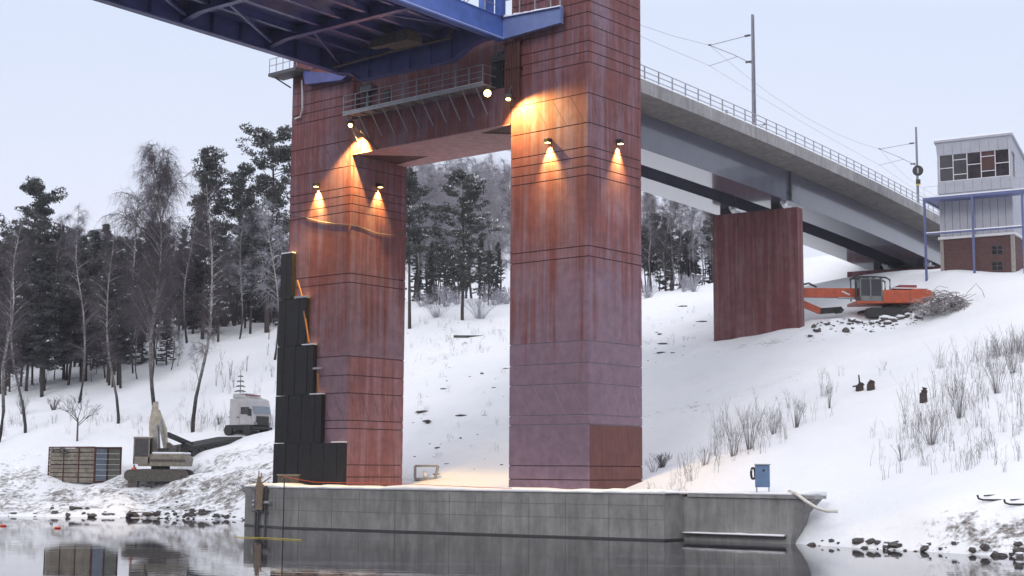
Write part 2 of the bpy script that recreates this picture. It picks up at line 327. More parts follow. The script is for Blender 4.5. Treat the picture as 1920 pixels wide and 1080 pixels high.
def land(x,y):
    x=np.atleast_1d(np.asarray(x,float)); y=np.atleast_1d(np.asarray(y,float))
    h=tps(x,y)
    ys=np.interp(x,SHx,SHy); 
    # distance-like measure to shoreline
    sl=np.gradient(SHy,SHx); k=1/np.sqrt(1+np.interp(x,SHx,np.clip(sl,-1.2,1.2))**2)
    d=(y-ys)*k
    dd=dirt_of(x,y)
    rough=.10*vnoise(x,y,3.1,1)+.05*vnoise(x,y,1.3,2)+(.5*vnoise(x,y,9,3))*np.clip((y-100)/60,0,1)+dd*(.8*vnoise(x,y,2.2,4)+.5*vnoise(x,y,.9,5))
    rough=rough+np.clip((y-96)/10,0,1)*(.42*vnoise(x,y,2.6,31)+.22*vnoise(x,y,1.2,32))*np.clip((30-x)/14,0.25,1)
    amp=np.clip(d/4,0.15,1)
    wall=(x>-15.8)&(x<13.8)
    amp=np.where(wall&(d<7),.25,amp)
    h=h+rough*amp
    rx0,ry0,rx1,ry1=23.3,112.2,34.0,115.3; t=np.clip(((x-rx0)*(rx1-rx0)+(y-ry0)*(ry1-ry0))/((rx1-rx0)**2+(ry1-ry0)**2),0,1)
    dr=np.hypot(x-(rx0+t*(rx1-rx0)),y-(ry0+t*(ry1-ry0))); h=h+.95*np.exp(-(dr/1.15)**2)*(.75+1.1*vnoise(x,y,1.4,21)+.6*vnoise(x,y,.8,22))*(1-.25*t)
    far=np.clip((np.hypot(x,y)-230)/100,0,1); h=h*(1-far)+(26+8*vnoise(x,y,120,9))*far
    h=np.maximum(h,.12)
    h=np.where(d<0,np.maximum(-1.8,-.12+d*(1.2 if True else 0)),h)
    h=np.where((d>=0)&(d<1.2)&(~wall),np.minimum(h,-.12+d*.75+.0*h),h)
    return h
def lz(x,y): return float(land([x],[y])[0])
def build_ground():
    xs=np.concatenate([np.linspace(-900,-120,14)[:-1],np.arange(-120,-45,2.),np.arange(-45,48,.55),np.arange(48,120,2.),np.linspace(120,900,14)])
    ys=np.concatenate([np.linspace(-200,40,16)[:-1],np.arange(40,58,1.5),np.arange(58,128,.5),np.arange(128,175,1.),np.arange(175,240,3.),np.linspace(240,1500,16)])
    X,Y=np.meshgrid(xs,ys); x=X.ravel(); y=Y.ravel(); h=land(x,y); d=dirt_of(x,y)
    nx,ny=len(xs),len(ys)
    idx=np.arange(nx*ny).reshape(ny,nx); q=np.stack([idx[:-1,:-1],idx[:-1,1:],idx[1:,1:],idx[1:,:-1]],-1).reshape(-1,4)
    me=bpy.data.meshes.new('ground'); me.vertices.add(nx*ny); me.vertices.foreach_set('co',np.column_stack([x,y,h]).ravel())
    me.loops.add(q.size); me.loops.foreach_set('vertex_index',q.ravel()); me.polygons.add(len(q)); me.polygons.foreach_set('loop_start',np.arange(0,q.size,4)); me.polygons.foreach_set('loop_total',np.full(len(q),4))
    me.polygons.foreach_set('use_smooth',np.ones(len(q),bool)); me.update(calc_edges=True)
    a=me.attributes.new('dirt','FLOAT','POINT'); a.data.foreach_set('value',d)
    me.materials.append(M['ground']); o=bpy.data.objects.new('ground',me); COL.objects.link(o); tag(o,'snow covered canal bank and hillside','ground',kind='structure')
build_ground()
mb=MB(); mb.add([(-900,-200,0),(900,-200,0),(900,125,0),(-900,125,0)],[(0,1,2,3)])
obj('water',mb,M['water'],kind='structure',label='dark still canal water with thin ice',cat='water')

# ------------------------------------------------------------------ quay wall
def quay():
    top=2.33; root=thing('quay_wall',W0,(-1,84,0),'long grey concrete quay wall rising from the canal below the red pier legs','wall')
    segs=[(WALL[0],WALL[1]),(WALL[1],WALL[2]),(WALL[2],WALL[3]),(WALL[3],WALL[4])]
    m=MB()
    P=[Vector((a,b,0)) for a,b in WALL]; back=[Vector((-15.3,92.6,0)),Vector((-12.4,88.7,0)),Vector((8.1,76.6,0)),Vector((9.5,77.0,0)),Vector((13.9,74.2,0))]
    for i in range(4):
        a,b2,c,d=P[i],P[i+1],back[i+1],back[i]
        tz=top if i<3 else 2.2
        m.hexa([(a.x,a.y,-2),(b2.x,b2.y,-2),(c.x,c.y,-2),(d.x,d.y,-2),(a.x,a.y,tz),(b2.x,b2.y,tz),(c.x,c.y,tz),(d.x,d.y,tz)])
    obj('wall_face',m,M['conc'],root)
    j=MB()
    def nrm(a,b): d=(b-a).normalized(); return Vector((d.y,-d.x,0))
    for i in (0,1,3):
        a,b2=P[i],P[i+1]; n_=nrm(a,b2); L=(b2-a).length; d=(b2-a).normalized()
        if i<3:
            for z in (1.75,1.05):
                j.beam(a+n_*.004+Vector((0,0,z)),b2+n_*.004+Vector((0,0,z)),.012,.03)
        k=1.2 if i!=3 else 1.3
        while k<L-.3:
            if i<3 or True:
                q=a+d*k+n_*.004; z0=0.1 if i==3 else random.choice([0.1,1.05,.1]); j.beam(q+Vector((0,0,z0)),q+Vector((0,0,2.2)),.03 if i<3 else .012,.012,d)
            k+=random.uniform(1.6,2.6)
    obj('panel_joints',j,M['jc'],root)
    wl=MB()
    for i in range(3):
        a,b2=P[i],P[i+1]; n_=nrm(a,b2)*.02; q=[a+n_,b2+n_,b2-n_*2,a-n_*2]
        wl.hexa([(v.x,v.y,-.6) for v in q]+[(v.x,v.y,.09) for v in q])
    obj('tide_mark',wl,M['wetc'],root)
    # coping and curved end of the right-hand section
    a,b2=P[3],P[4]; d=(b2-a).normalized(); n_=nrm(a,b2)
    c=MB(); c.c=0
    q0=a+d*.3; q1=b2+d*1.5
    pr=[q0+n_*.10,q1+n_*.10,q1-n_*1.2,q0-n_*1.2]
    c.hexa([(v.x,v.y,2.203) for v in pr]+[(v.x,v.y,2.36) for v in pr]); obj('coping',c,M['deckc'],root)
    c=MB(); prof=[(0,-1),(0,2.2),(1.25,2.2),(.95,1.9),(.55,1.5),(.35,.9),(.15,.2),(.05,-1)]
    c.prism([b2+d*(x+.003)+Vector((0,0,z)) for x,z in prof],-n_*1.3); obj('curved_end',c,M['conc'],root)
    l=MB(); q=[a+d*.1+n_*.25,b2-d*.1+n_*.25,b2-d*.1-n_*.2,a+d*.1-n_*.2]
    l.hexa([(v.x,v.y,.30) for v in q]+[(v.x,v.y,.36) for v in q]); 
    obj('ledge',l,M['wetc'],root)
    # snow lips on the wall
    def lip(name,line,w0,w1,z,th,label):
        s=MB(); prev=None; k=0
        pts=[]
        for i in range(len(line)-1):
            a,b2=Vector(line[i]),Vector(line[i+1]); L=(b2-a).length; N=max(2,int(L/.35))
            for t in range(N+(i==len(line)-2)):
                pts.append((a+(b2-a)*(t/N),nrm(a,b2)))
        rings=[]
        for p,n_ in pts:
            h=th*(1+.6*float(vnoise(np.array([p.x]),np.array([p.y]),1.3,11)[0])+.5*float(vnoise(np.array([p.x]),np.array([p.y]),.5,12)[0])); o=.04+.06*random.random()
            r=[]
            for s_,hh in ((w0+o*.4,-.03),(w0+o,.35),(w0+o*.5,.8),(w0-.15,1),(w0-.6,1.1),(w1,1.0),(w1,-.3)):
                r.append((p.x+n_.x*s_,p.y+n_.y*s_,z+h*hh))
            rings.append(r)
        vs=[q for r in rings for q in r]; nr=7
        fs=[(i*nr+k,(i+1)*nr+k,(i+1)*nr+(k+1)%nr,i*nr+(k+1)%nr) for i in range(len(rings)-1) for k in range(nr)]
        fs+=[tuple(range(nr)),tuple(range((len(rings)-1)*nr+nr-1,(len(rings)-1)*nr-1,-1))]
        s.add(vs,fs); obj(name,s,M['snow'],root,smooth=True)
    lip('snow_cap',[tuple(P[0]),tuple(P[1]),tuple(P[2])],0.02,-1.9,2.335,.2,None)
    lip('snow_cap',[tuple(P[2]),tuple(P[3]),tuple(P[4]+d*1.2)],0.09,-1.9,2.365,.13,None)
    lip('snow_cap',[tuple(P[3]+d*.1),tuple(P[4]-d*.1)],0.27,0.01,.361,.09,None)
quay()

# ------------------------------------------------------------------ red lift-bridge pier
LINES=[29.9,29.23,28.59,27.83,26.96,26.36,25.76,24.02,22.36,21.02,20.5,19.95,19.46,15.57,15.0,10.42,9.24,8.14,6.46,5.96,3.74,3.0]
def leg(root,v0,v1,u0,u1,clean_right):
    m=MB(); z0,z1=1.6,41; ch=.07; g=.045
    lv=[(z0,0,0)]
    for z in sorted(LINES+[31.2,32.1,33.4,34.6,36,38]): lv+= [(z-.026,0,0),(z-.02,g,1),(z+.02,g,1),(z+.026,0,1)]
    lv.append((z1,0,0))
    def ring(z,i):
        a,b2,c,d=u0+i,u1-i,v0+i,v1-i
        return [(a+ch,c,z),(b2-ch,c,z),(b2,c+ch,z),(b2,d-ch,z),(b2-ch,d,z),(a+ch,d,z),(a,d-ch,z),(a,c+ch,z)]
    vs=[];fs=[];ms=[]
    for z,i,_ in lv: vs+=ring(z,i)
    for k in range(len(lv)-1):
        gro=lv[k+1][2]==1
        for q in range(8):
            fs.append((k*8+q,k*8+(q+1)%8,(k+1)*8+(q+1)%8,(k+1)*8+q))
            mi=1 if gro else 0
            if not gro and clean_right and q in(0,) and lv[k+1][0]<6.0: mi=2
            if gro and clean_right and 5.8<lv[k+1][0]<10.8: mi=3
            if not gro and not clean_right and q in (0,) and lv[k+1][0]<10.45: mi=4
            ms.append(mi)
    fs.append(tuple(range((len(lv)-1)*8,len(lv)*8))); ms.append(0)
    m.v=vs; m.f=fs; m.m=ms
    # diagonal board joints between two horizontal joints
    for zt,zb in ((24.02,22.36),(8.14,6.46)):
        for f_,lo,hi in (('u',v0,v1),('v',u0,u1)):
            m.c=3 if (clean_right and zt<10) else 1
            k=lo+.25
            while k<hi:
                if f_=='u':
                    a=(u0+.006,k,zb); b2=(u0+.006,min(k+1.05,hi-.05),zb+(zt-zb)*min(1,(hi-.05-k)/1.05)); up=(1,0,0)
                else:
                    if k+.0>hi-.1: break
                    t=min(1,(hi-.1-k)/.75)
                    a=(k,v0-.0-(-.006),zt); b2=(k+.75*t,v0+.006,zt-(zt-zb)*t); up=(0,1,0)
                m.beam(a,b2,.024,.02,up); k+=1.28 if f_=='u' else .95
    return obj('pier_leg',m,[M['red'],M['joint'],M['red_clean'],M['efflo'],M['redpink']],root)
pier=thing('bridge_pier',PF,(2.5,12.1,2.3),'tall two-legged red concrete portal pier with lamps glowing on it, on the quay','bridge pier')
leg(pier,0,5.6,0,5.0,True); leg(pier,18.58,24.4,0,5.0,False)
m=MB(); m.box(0.0,5,5.6,18.58,23.112,25.3); m.box(.6,5,5.6,18.58,25.3,29.6); obj('cross_beam',m,M['red'],pier)
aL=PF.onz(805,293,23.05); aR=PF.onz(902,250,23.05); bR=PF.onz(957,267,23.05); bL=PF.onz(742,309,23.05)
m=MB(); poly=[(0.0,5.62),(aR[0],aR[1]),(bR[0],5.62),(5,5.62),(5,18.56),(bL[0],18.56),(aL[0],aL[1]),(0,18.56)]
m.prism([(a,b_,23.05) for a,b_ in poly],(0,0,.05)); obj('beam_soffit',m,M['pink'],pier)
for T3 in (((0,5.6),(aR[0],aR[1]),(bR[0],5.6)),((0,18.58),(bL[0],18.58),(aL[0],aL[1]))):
    m=MB(); m.prism([(a,b_,23.102) for a,b_ in T3],(0,0,.008)); obj('soffit_shade_panel',m,M['rust'],pier)  # dark triangles paint in the shade on the soffit beside each leg
# dark doorways and bearing blocks above the walkway
m=MB()
for a,b_,z0,z1 in ((17.6,18.2,25.5,27.3),(15.9,16.4,25.5,26.9),(6.6,7.5,25.5,27.4)): m=MB(); m.box(.5,.597,a,b_,z0,z1); obj('service_opening',m,M['sig'],pier)
for v in (6.6,17.6):
    m=MB(); m.box(.1,.59,v-.5,v+.5,27.0,27.35); m.lathe((.3,v,27.35),[(.25,0),(.25,.2),(.2,.3)],12); obj('bearing',m,M['dgal'],pier)
# orange/dark drooping cable round the left leg
m=MB()
pts=[PF.onx(545,403,-.03),PF.onx(570,407,-.03),PF.onx(600,415,-.03),PF.onx(630,420,-.03),PF.onx(652,421,-.03)]
p2=[PF.ony(656,421,18.55),PF.ony(680,427,18.55),PF.ony(705,437,18.55),PF.ony(735,441,18.55),PF.ony(757,437,18.55)]
m.tube(pts+p2,.025,5)
tag(obj('cable',m,M['dgal'],fr=PF),'thin cable sagging around the left pier leg below its lamps','cable')
m=MB(); m.tube([PF.onx(669,238,-.45),PF.onx(682,252,-.3),PF.onx(697,268,-.12),PF.onx(708,281,-.03)],.035,5)
tag(obj('cable',m,M['sig'],fr=PF),'short black cable curling down from the left floodlight to the beam edge','cable')
# rust-brown cable duct hanging in front of right leg
root=thing('cable_duct',PF,(-.4,5.3,24.4),'dark rust-brown ribbed duct hanging beside the bright floodlight on the right leg','cable duct')
m=MB()
for k in range(6): m.lathe((-.28,4.8+k*.18,24.45+.07*((k*37)%3)),[(.088,0),(.088,3.3)],8)
obj('duct_tube',m,M['rust'],root)
for zc in (27.7,26.2): m=MB(); m.box(-.42,-.0,4.68,5.85,zc,zc+.06); obj('clamp',m,M['rust'],root)

# walkway under the span end
root=thing('service_walkway',PF,(0,12.3,25.3),'narrow galvanised walkway with thin railing on the cross beam face','walkway')
z=25.42; VA,VB=6.7,18.25
m=MB(); m.box(-1.15,0,VA,VB,z-.06,z); m.box(-1.2,-1.15,VA,VB,z-.16,z+.06); obj('deck',m,M['gal'],root)
m=MB()
for h in (1.1,.72,.38): m.beam((-1.15,VA,z+h),(-1.15,VB,z+h),.035,.035)
for v in (VA,VB): 
    for h in (1.1,.6): m.beam((-1.15,v,z+h),(0,v,z+h),.03,.03)
rl=obj('railing',m,M['gal'],root)
for k in range(12):
    v=VA+.03+(VB-VA-.06)*k/11; m=MB(); m.beam((-1.15,v,z),(-1.15,v,z+1.1),.05,.05,(1,0,0)); obj('post',m,M['gal'],rl)
for k in range(11):
    v=VA+.6+k*1.08; m=MB(); m.beam((-1.1,v,z-.1),(-.01,v-.0,z-1.55),.06,.06); m.beam((-1.1,v,z-.09),(-.01,v,z-.09),.05,.05); obj('bracket',m,M['gal'],root)
# snow on walkway edge
m=MB(); m.box(-1.22,-1.12,VA,VB,z+.062,z+.09); obj('snow_strip',m,M['snow'],root)
# small platform and hanging cable at far left top corner
root=thing('corner_platform',PF,(-.6,24.3,27.7),'small steel platform with railing at top left corner of the left pier leg','platform')
a=PF.onx(520,137,-.9); b_=PF.onx(585,139,-.9)
m=MB(); m.box(-1.3,0,22.6,25.3,a[2]-.25,a[2]-.05); m.beam((-.9,25.2,a[2]-.2),(-.1,24.4,a[2]-.9),.08,.08); obj('platform_deck',m,M['dgal'],root)
m=MB()
for h in (.45,.9): m.beam((-1.25,22.6,a[2]+h),(-1.25,25.25,a[2]+h),.035,.035)
for k in range(5): m.beam((-1.25,22.6+k*.66,a[2]-.05),(-1.25,22.6+k*.66,a[2]+.9),.035,.035,(1,0,0))
obj('railing',m,M['gal'],root)
m=MB(); m.tube([PF.onx(566,150,-.35),PF.onx(567,175,-.3),PF.onx(567,205,-.28),PF.onx(563,219,-.2),PF.onx(553,223,-.1)],.055,6)
tag(obj('pipe',m,M['white'],fr=PF),'white frosted pipe hanging down the upper left leg under the small platform','pipe')
m=MB(); a=PF.onx(568,135,-.7); b_=PF.onx(632,128,-.7)
m.hexa([(-.9,a[1],a[2]-.7),(-.9,a[1],a[2]-.68),(-.2,a[1]-.1,a[2]-.68),(-.2,a[1]-.1,a[2]-.7)]+[(-.9,a[1]-.2,a[2]+.3),(-.9,a[1]-.22,a[2]+.32),(-.2,a[1]-.3,a[2]+.3),(-.2,a[1]-.3,a[2]+.28)]) if False else None
p=[PF.onx(x,y,-.6) for x,y in ((566,133),(572,158),(640,150),(652,140))]
m.prism([(q[0],q[1],q[2]) for q in p],(.5,0,0)); tag(obj('steel_fairing',m,M['blued'],fr=PF),'dark blue steel fairing plate under the span corner at the left leg','steel plate')

# ------------------------------------------------------------------ lamps
LC=(1,.60,.16); glow=emis('lamp_glow',(1,.66,.22),7)
def spot(root,loc,target,energy,ang,blend=.5,size=.06):
    l=bpy.data.lights.new('lamp_light','SPOT'); l.energy=energy; l.color=LC; l.spot_size=R(ang); l.spot_blend=blend; l.shadow_soft_size=size
    o=bpy.data.objects.new('lamp_light',l); COL.objects.link(o); o.parent=root
    org=Vector(ORG[root.name]); a=Vector(loc)-org; d=Vector(target)-Vector(loc); o.location=a; o.rotation_euler=d.to_track_quat('-Z','Y').to_euler()
def wall_lamp(p,face,label,en):
    # face 'u': fixed to the plane u=0 (faces -u); 'v': plane v const (faces -v)
    def T(o,s,z): return (p[0]-o,p[1]+s,p[2]+z) if face=='u' else (p[0]+s,p[1]-o,p[2]+z)
    def bx(m,o0,o1,s0,s1,z0,z1):
        a=T(o0,s0,z0); b2=T(o1,s1,z1); m.box(min(a[0],b2[0]),max(a[0],b2[0]),min(a[1],b2[1]),max(a[1],b2[1]),z0+p[2],z1+p[2])
    r=thing('wall_lamp',PF,T(0.003,0,-.25),label,'lamp','wall lamps on the pier legs')
    m=MB(); bx(m,.003,.06,-.12,.12,-.05,.3); obj('back_plate',m,M['sig'],r)
    m=MB(); bx(m,.06,.36,-.15,.15,.05,.28); obj('lamp_housing',m,M['sig'],r,bevel=.02)
    m=MB(); bx(m,.08,.32,-.11,.11,.02,.048); obj('lamp_glass',m,glow,r)
    spot(r,T(.16,0,-.02),T(.02,0,-1.5),en*14,68,1.0,.06)
wall_lamp(PF.onx(597,352,0),'u','glowing wall lamp on the left face of the left leg, leftmost of four',520)
wall_lamp(PF.onx(1031,270,0),'u','glowing wall lamp on the broad left face of the right leg',430)
wall_lamp(PF.ony(709,353,18.58),'v','glowing wall lamp on the inner right face of the left leg',330)
wall_lamp(PF.ony(1158,272,0),'v','glowing wall lamp on the narrow right face of the right leg, rightmost of four',330)
def flood(px,py,u,label,aims,facing):
    p=PF.onx(px,py,u); r=thing('floodlight',PF,(p[0],p[1],p[2]-.2),label,'floodlight','floodlights under the walkway')
    d=Vector(facing).normalized(); c=Vector(p)
    m=MB(); m.beam(c-d*.3,c-d*.02,.42,.3); obj('lamp_housing',m,M['sig'],r,bevel=.03)
    m=MB(); m.tube([c-d*.015,c+d*.03],.2 if u<-1 else .13,16); obj('lamp_glass',m,emis('flood_glow',(1,.62,.16),14),r)
    m=MB(); m.beam(c-d*.15+Vector((0,0,.15)),c-d*.15+Vector((.3,0,.7)),.05,.05); obj('lamp_bracket',m,M['dgal'],r)
    for off,tg,en,ang in aims: spot(r,Vector(p)+Vector(off),tg,en,ang,.5,.1)
flood(657,235,-.75,'floodlight lighting the left corner of the cross beam under the walkway end',[((0,-.55,-.15),(.1,18.7,20),9500,84)],(-.6,-.5,-.8))
flood(914,175,-1.4,'brightest floodlight, facing the canal near the right leg under the walkway',[((-.15,.1,.3),(-7,9.3,28.3),1500,34)],(-.75,-.6,-.1))
flood(953,186,-.72,'floodlight tucked under the brown duct, lighting the right leg',[((-.35,-.1,-.1),(.2,3.4,21.2),3200,138)],(-.2,-.1,-.9))

# ------------------------------------------------------------------ blue lift span
def span():
    root=thing('bridge_span',SF,(-25,6.3,27.9),'blue steel railway lift span with open underside, upper left, resting on the pier','bridge span')
    L=-46; zb=27.9; VN,VF=0.0,12.6
    def I(m,x0,x1,y,z0,z1,fw,ft):   # plate girder along x
        m.box(x0,x1,y-.012,y+.012,z0+ft,z1-ft); m.box(x0,x1,y-fw/2,y+fw/2,z0,z0+ft); m.box(x0,x1,y-fw/2,y+fw/2,z1-ft,z1)
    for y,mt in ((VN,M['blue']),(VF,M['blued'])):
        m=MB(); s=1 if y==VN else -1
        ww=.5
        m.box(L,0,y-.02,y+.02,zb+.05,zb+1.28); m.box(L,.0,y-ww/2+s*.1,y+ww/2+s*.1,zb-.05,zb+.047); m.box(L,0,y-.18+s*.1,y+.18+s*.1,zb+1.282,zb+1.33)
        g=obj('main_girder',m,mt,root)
        for k in range(1,21):
            x=-k*2.166; m=MB()
            m.box(x-.01,x+.01,y+s*.02,y+s*.3,zb+.05,zb+1.27); obj('stiffener',m,mt,g)
        if s==1:
            m=MB(); m.box(L,0,y-.15,y-.025,zb+.05,zb+.075); obj('snow_strip',m,M['snow'],g)
    # deck plate
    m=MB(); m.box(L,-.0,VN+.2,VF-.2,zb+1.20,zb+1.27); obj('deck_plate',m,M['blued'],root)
    # floor beams with haunched ends
    for k in range(1,8):
        x=-6.4*k
        prof=[(VN+.03,1.2),(VN+.03,.22),(VN+1.5,.5),(VN+2.0,.52),(VF-2.0,.52),(VF-1.5,.5),(VF-.03,.22),(VF-.03,1.2)]
        m=MB(); m.prism([(x-.015,a,zb+h) for a,h in prof],(.03,0,0))
        for (a0,h0),(a1,h1) in zip(prof[1:-2],prof[2:-1]): m.beam((x,a0,zb+h0-.02),(x,a1,zb+h1-.02),.40,.04)
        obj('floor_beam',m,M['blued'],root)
    # stringers
    for y in (2.3,4.4,6.3,8.2,10.3):
        for k in range(0,7):
            m=MB(); x1=-6.4*k-.05-(1.0 if k==0 else 0); x0=-6.4*(k+1)+.05; I(m,x0,x1,y,zb+.72,zb+1.195,.28,.03); obj('stringer',m,M['blued'],root)
    # diagonal bracing
    for k in range(0,7):
        xa=-6.4*k-(1 if k==0 else 0.2); xb=-6.4*(k+1)+.2
        m=MB(); m.beam((xb,3.4,zb+.62),(xa,.5,zb+.45),.14,.12); obj('wind_brace',m,M['blued'],root); m=MB(); m.beam((xb,9.0,zb+.62),(xa,VF-.5,zb+.45),.14,.12); obj('wind_brace',m,M['blued'],root)
    # deep end cross beam
    prof=[(VN+.05,1.15),(VN+.05,-.06),(VN+.8,-.06),(VN+1.6,-.25),(VN+2.9,-.92),(VF-2.4,-.92),(VF-1.5,-.3),(VF-.05,-.06),(VF-.05,1.15)]
    m=MB(); m.prism([(-.9,a,zb+h) for a,h in prof],(.04,0,0))
    for (a0,h0),(a1,h1) in zip(prof[1:-2],prof[2:-1]): m.beam((-.88,a0,zb+h0-.03),(-.88,a1,zb+h1-.03),.5,.05)
    for a in (3.0,4.6,6.2,7.8,9.6): m.box(-1.05,-.903,a-.012,a+.012,zb-.9,zb+1.1)
    obj('end_beam',m,M['blued'],root)
    # mechanism housing and pipe under the deck
    m=MB(); m.box(-3.4,-2.2,4.2,6.3,zb-.02,zb+.6); m.box(-3.0,-2.5,6.3,7.6,zb+.15,zb+.6); obj('lift_gear',m,M['mud'],root,bevel=.03)
    m=MB(); m.tube([(-1.6,2.6,zb+.2),(-1.9,5,zb+.12),(-1.9,8,zb+.05),(-1.7,11.8,zb+.0)],.09,8); m.tube([(-1.6,2.6,zb+.2),(-1.5,2.5,zb+.8)],.12,8); obj('pipe',m,M['mud'],root)
    # cantilever bracket / side walkway in front of right leg
    m=MB(); w_=-4.15
    m.prism([(-.05,-.03,zb+0),(-.05,-.03,zb+1.25),(-.05,w_,zb+1.12),(-.05,w_,zb+.22)],(.05,0,0))
    m.beam((-.03,-.03,zb-.0),(-.03,w_,zb+.22),.3,.04); m.box(-.0,1.0,w_,-.03,zb+1.13,zb+1.17) if False else None
    m.beam((-.03,-.03,zb+1.27),(-.03,w_,zb+1.14),.3,.04); m.box(-.18,.12,w_-.04,w_,zb+.2,zb+1.16)
    obj('side_bracket',m,M['bluep'],root,label='paler blue bracket arm with snow on top')
    m=MB(); sn=[(-.19,-.1,1.30),(-.19,w_+.05,1.17)]
    N=16
    for k in range(N):
        t0,t1=k/N,(k+1)/N; h=.06+.09*random.random()*(1-t0); y0=-.1+(w_+.1)*t0; y1=-.1+(w_+.1)*t1; zz0=zb+1.292-.13*t0; zz1=zb+1.292-.13*t1
        m.hexa([(-.17,y1,zz1),(.11,y1,zz1),(.11,y0,zz0),(-.17,y0,zz0),(-.14,y1,zz1+h*.8),(.08,y1,zz1+h*.8),(.08,y0,zz0+h),(-.14,y0,zz0+h)])
    obj('snow_cap',m,M['snow'],root)
    # corner post above the girder end and side railing
    m=MB(); m.box(-.42,-.02,-.2,.25,zb+1.33,zb+5); m.box(-1.6,-.7,.1,.5,zb+1.33,zb+4); obj('end_post',m,M['blue'],root)
    m=MB()
    for h in (.55,.9,1.25,1.6): m.beam((L,-.05,zb+1.33+h),(-.6,-.05,zb+1.33+h),.035,.035)
    r_=obj('railing',m,M['gal'],root)
    for k in range(24):
        m=MB(); x=-1.7-k*1.85; m.beam((x,-.05,zb+1.33),(x,-.05,zb+2.95),.06,.06,(1,0,0)); obj('post',m,M['gal'],r_)
    m=MB()
    for y in (-1.2,-2.3,-3.4,w_+.1): m.beam((0,y,zb+1.15),(0,y,zb+2.4),.06,.06,(1,0,0))
    m.beam((0,-.2,zb+2.3),(0,w_,zb+2.3),.05,.05); obj('railing',m,M['gal'],root)
span()

# ------------------------------------------------------------------ viaduct behind
def ve(u): t=u-8; return 5.2+.045*t+.0009*t*t
def vdir(u): d=Vector((1,.045+.0018*(u-8),0)); return d.normalized()
def vp(u,o,z): d=vdir(u); n_=Vector((-d.y,d.x,0)); q=Vector((u,ve(u),0))+n_*o; return (q.x,q.y,z)
US=[5.6+k*1.6 for k in range(62)]      # to u ~ 103
def sweep(m,prof,us):
    n=len(prof); vs=[vp(u,o,z) for u in us for o,z in prof]
    fs=[(i*n+k,(i+1)*n+k,(i+1)*n+(k+1)%n,i*n+(k+1)%n) for i in range(len(us)-1) for k in range(n)]
    fs+=[tuple(range(n)),tuple(range((len(us)-1)*n+n-1,(len(us)-1)*n-1,-1))]
    m.add(vs,fs)
def viaduct():
    root=thing('railway_viaduct',PF,(50,14,24.8),'long grey railway viaduct on box girders running from the red pier to the hill','viaduct')
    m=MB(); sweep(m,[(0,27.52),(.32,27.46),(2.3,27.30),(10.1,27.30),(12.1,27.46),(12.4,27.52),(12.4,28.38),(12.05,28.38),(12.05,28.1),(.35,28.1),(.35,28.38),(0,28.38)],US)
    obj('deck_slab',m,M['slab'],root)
    m=MB(); sweep(m,[(-.03,27.53),(-.004,27.53),(-.004,28.385),(.3,28.385),(.3,28.41),(-.03,28.41)],US); obj('edge_beam',m,M['deckc'],root)
    m=MB(); sweep(m,[(-.02,28.413),(.36,28.413),(.36,28.5),(.0,28.49)],US); obj('snow_cap',m,M['snow'],root)
    m=MB(); sweep(m,[(.5,28.103),(11.9,28.103),(11.9,28.32),(.5,28.3)],US); obj('snow_bed',m,M['snow'],root)
    for a,b_ in ((2.4,5.0),(7.3,10.0)):
        m=MB(); sweep(m,[(a-.05,24.84),(b_+.05,24.84),(b_+.05,24.92),(b_,24.92),(b_-.0,27.297),(a,27.297),(a,24.92),(a-.05,24.92)],US); g=obj('box_girder',m,M['gsteel'],root)
        m=MB()
        for u in (39.9,):
            p=vp(u,a-.04,24.93); q=vp(u,a-.04,27.28); m.beam(p,q,.35,.07,vdir(u))
        obj('stiffener',m,M['dgal'],g)
    m=MB()
    for h in (1.02,.66,.3):
        for i in range(len(US)-1): m.beam(vp(US[i],.2,28.42+h),vp(US[i+1],.2,28.42+h),.05,.05)
    rl=obj('railing',m,M['gal'],root)
    u=6.5
    while u<100:
        m=MB(); m.beam(vp(u,.2,28.42),vp(u,.2,29.44),.07,.07,(1,0,0)); obj('post',m,M['gal'],rl); u+=1.75
    return root
viaduct()
def vpier(u,o0,o1,zb,label):
    d=vdir(u); n_=Vector((-d.y,d.x,0)); c=Vector(vp(u,o0,0)); th=1.1; L=o1-o0
    root=thing('viaduct_pier',PF,(c.x,c.y,zb),label,'bridge pier')
    m=MB(); q=[c,c+d*th,c+d*th+n_*L,c+n_*L]
    m.hexa([(p.x,p.y,zb) for p in q]+[(p.x,p.y,24.35) for p in q]); obj('pier_wall',m,M['red2'],root,bevel=.04)
    for o in (3.7-o0,8.2-o0) if o1>8.7 else (3.7-o0,):
        b=c+n_*o+d*.5; m=MB(); m.box(b.x-.35,b.x+.35,b.y-.35,b.y+.35,24.353,24.835); obj('bearing',m,M['sig'],root)
        e=c+n_*(o-.9)+d*.05; m=MB(); m.blob((e.x-.1,e.y,24.6),.32,.3,.34,3); m.blob((e.x-.06,e.y+.2,24.85),.22,.2,.26,5); m.blob((e.x,e.y-.3,24.42),.3,.15,.1,6); obj('snow_lump',m,M['snow'],root)
vpier(39.9,1.75,9.2,11,'broad dark red wall pier under the viaduct between the right leg and the excavator')
vpier(79,.8,11.4,18,'second red wall pier, mostly hidden behind the orange excavator and snow')

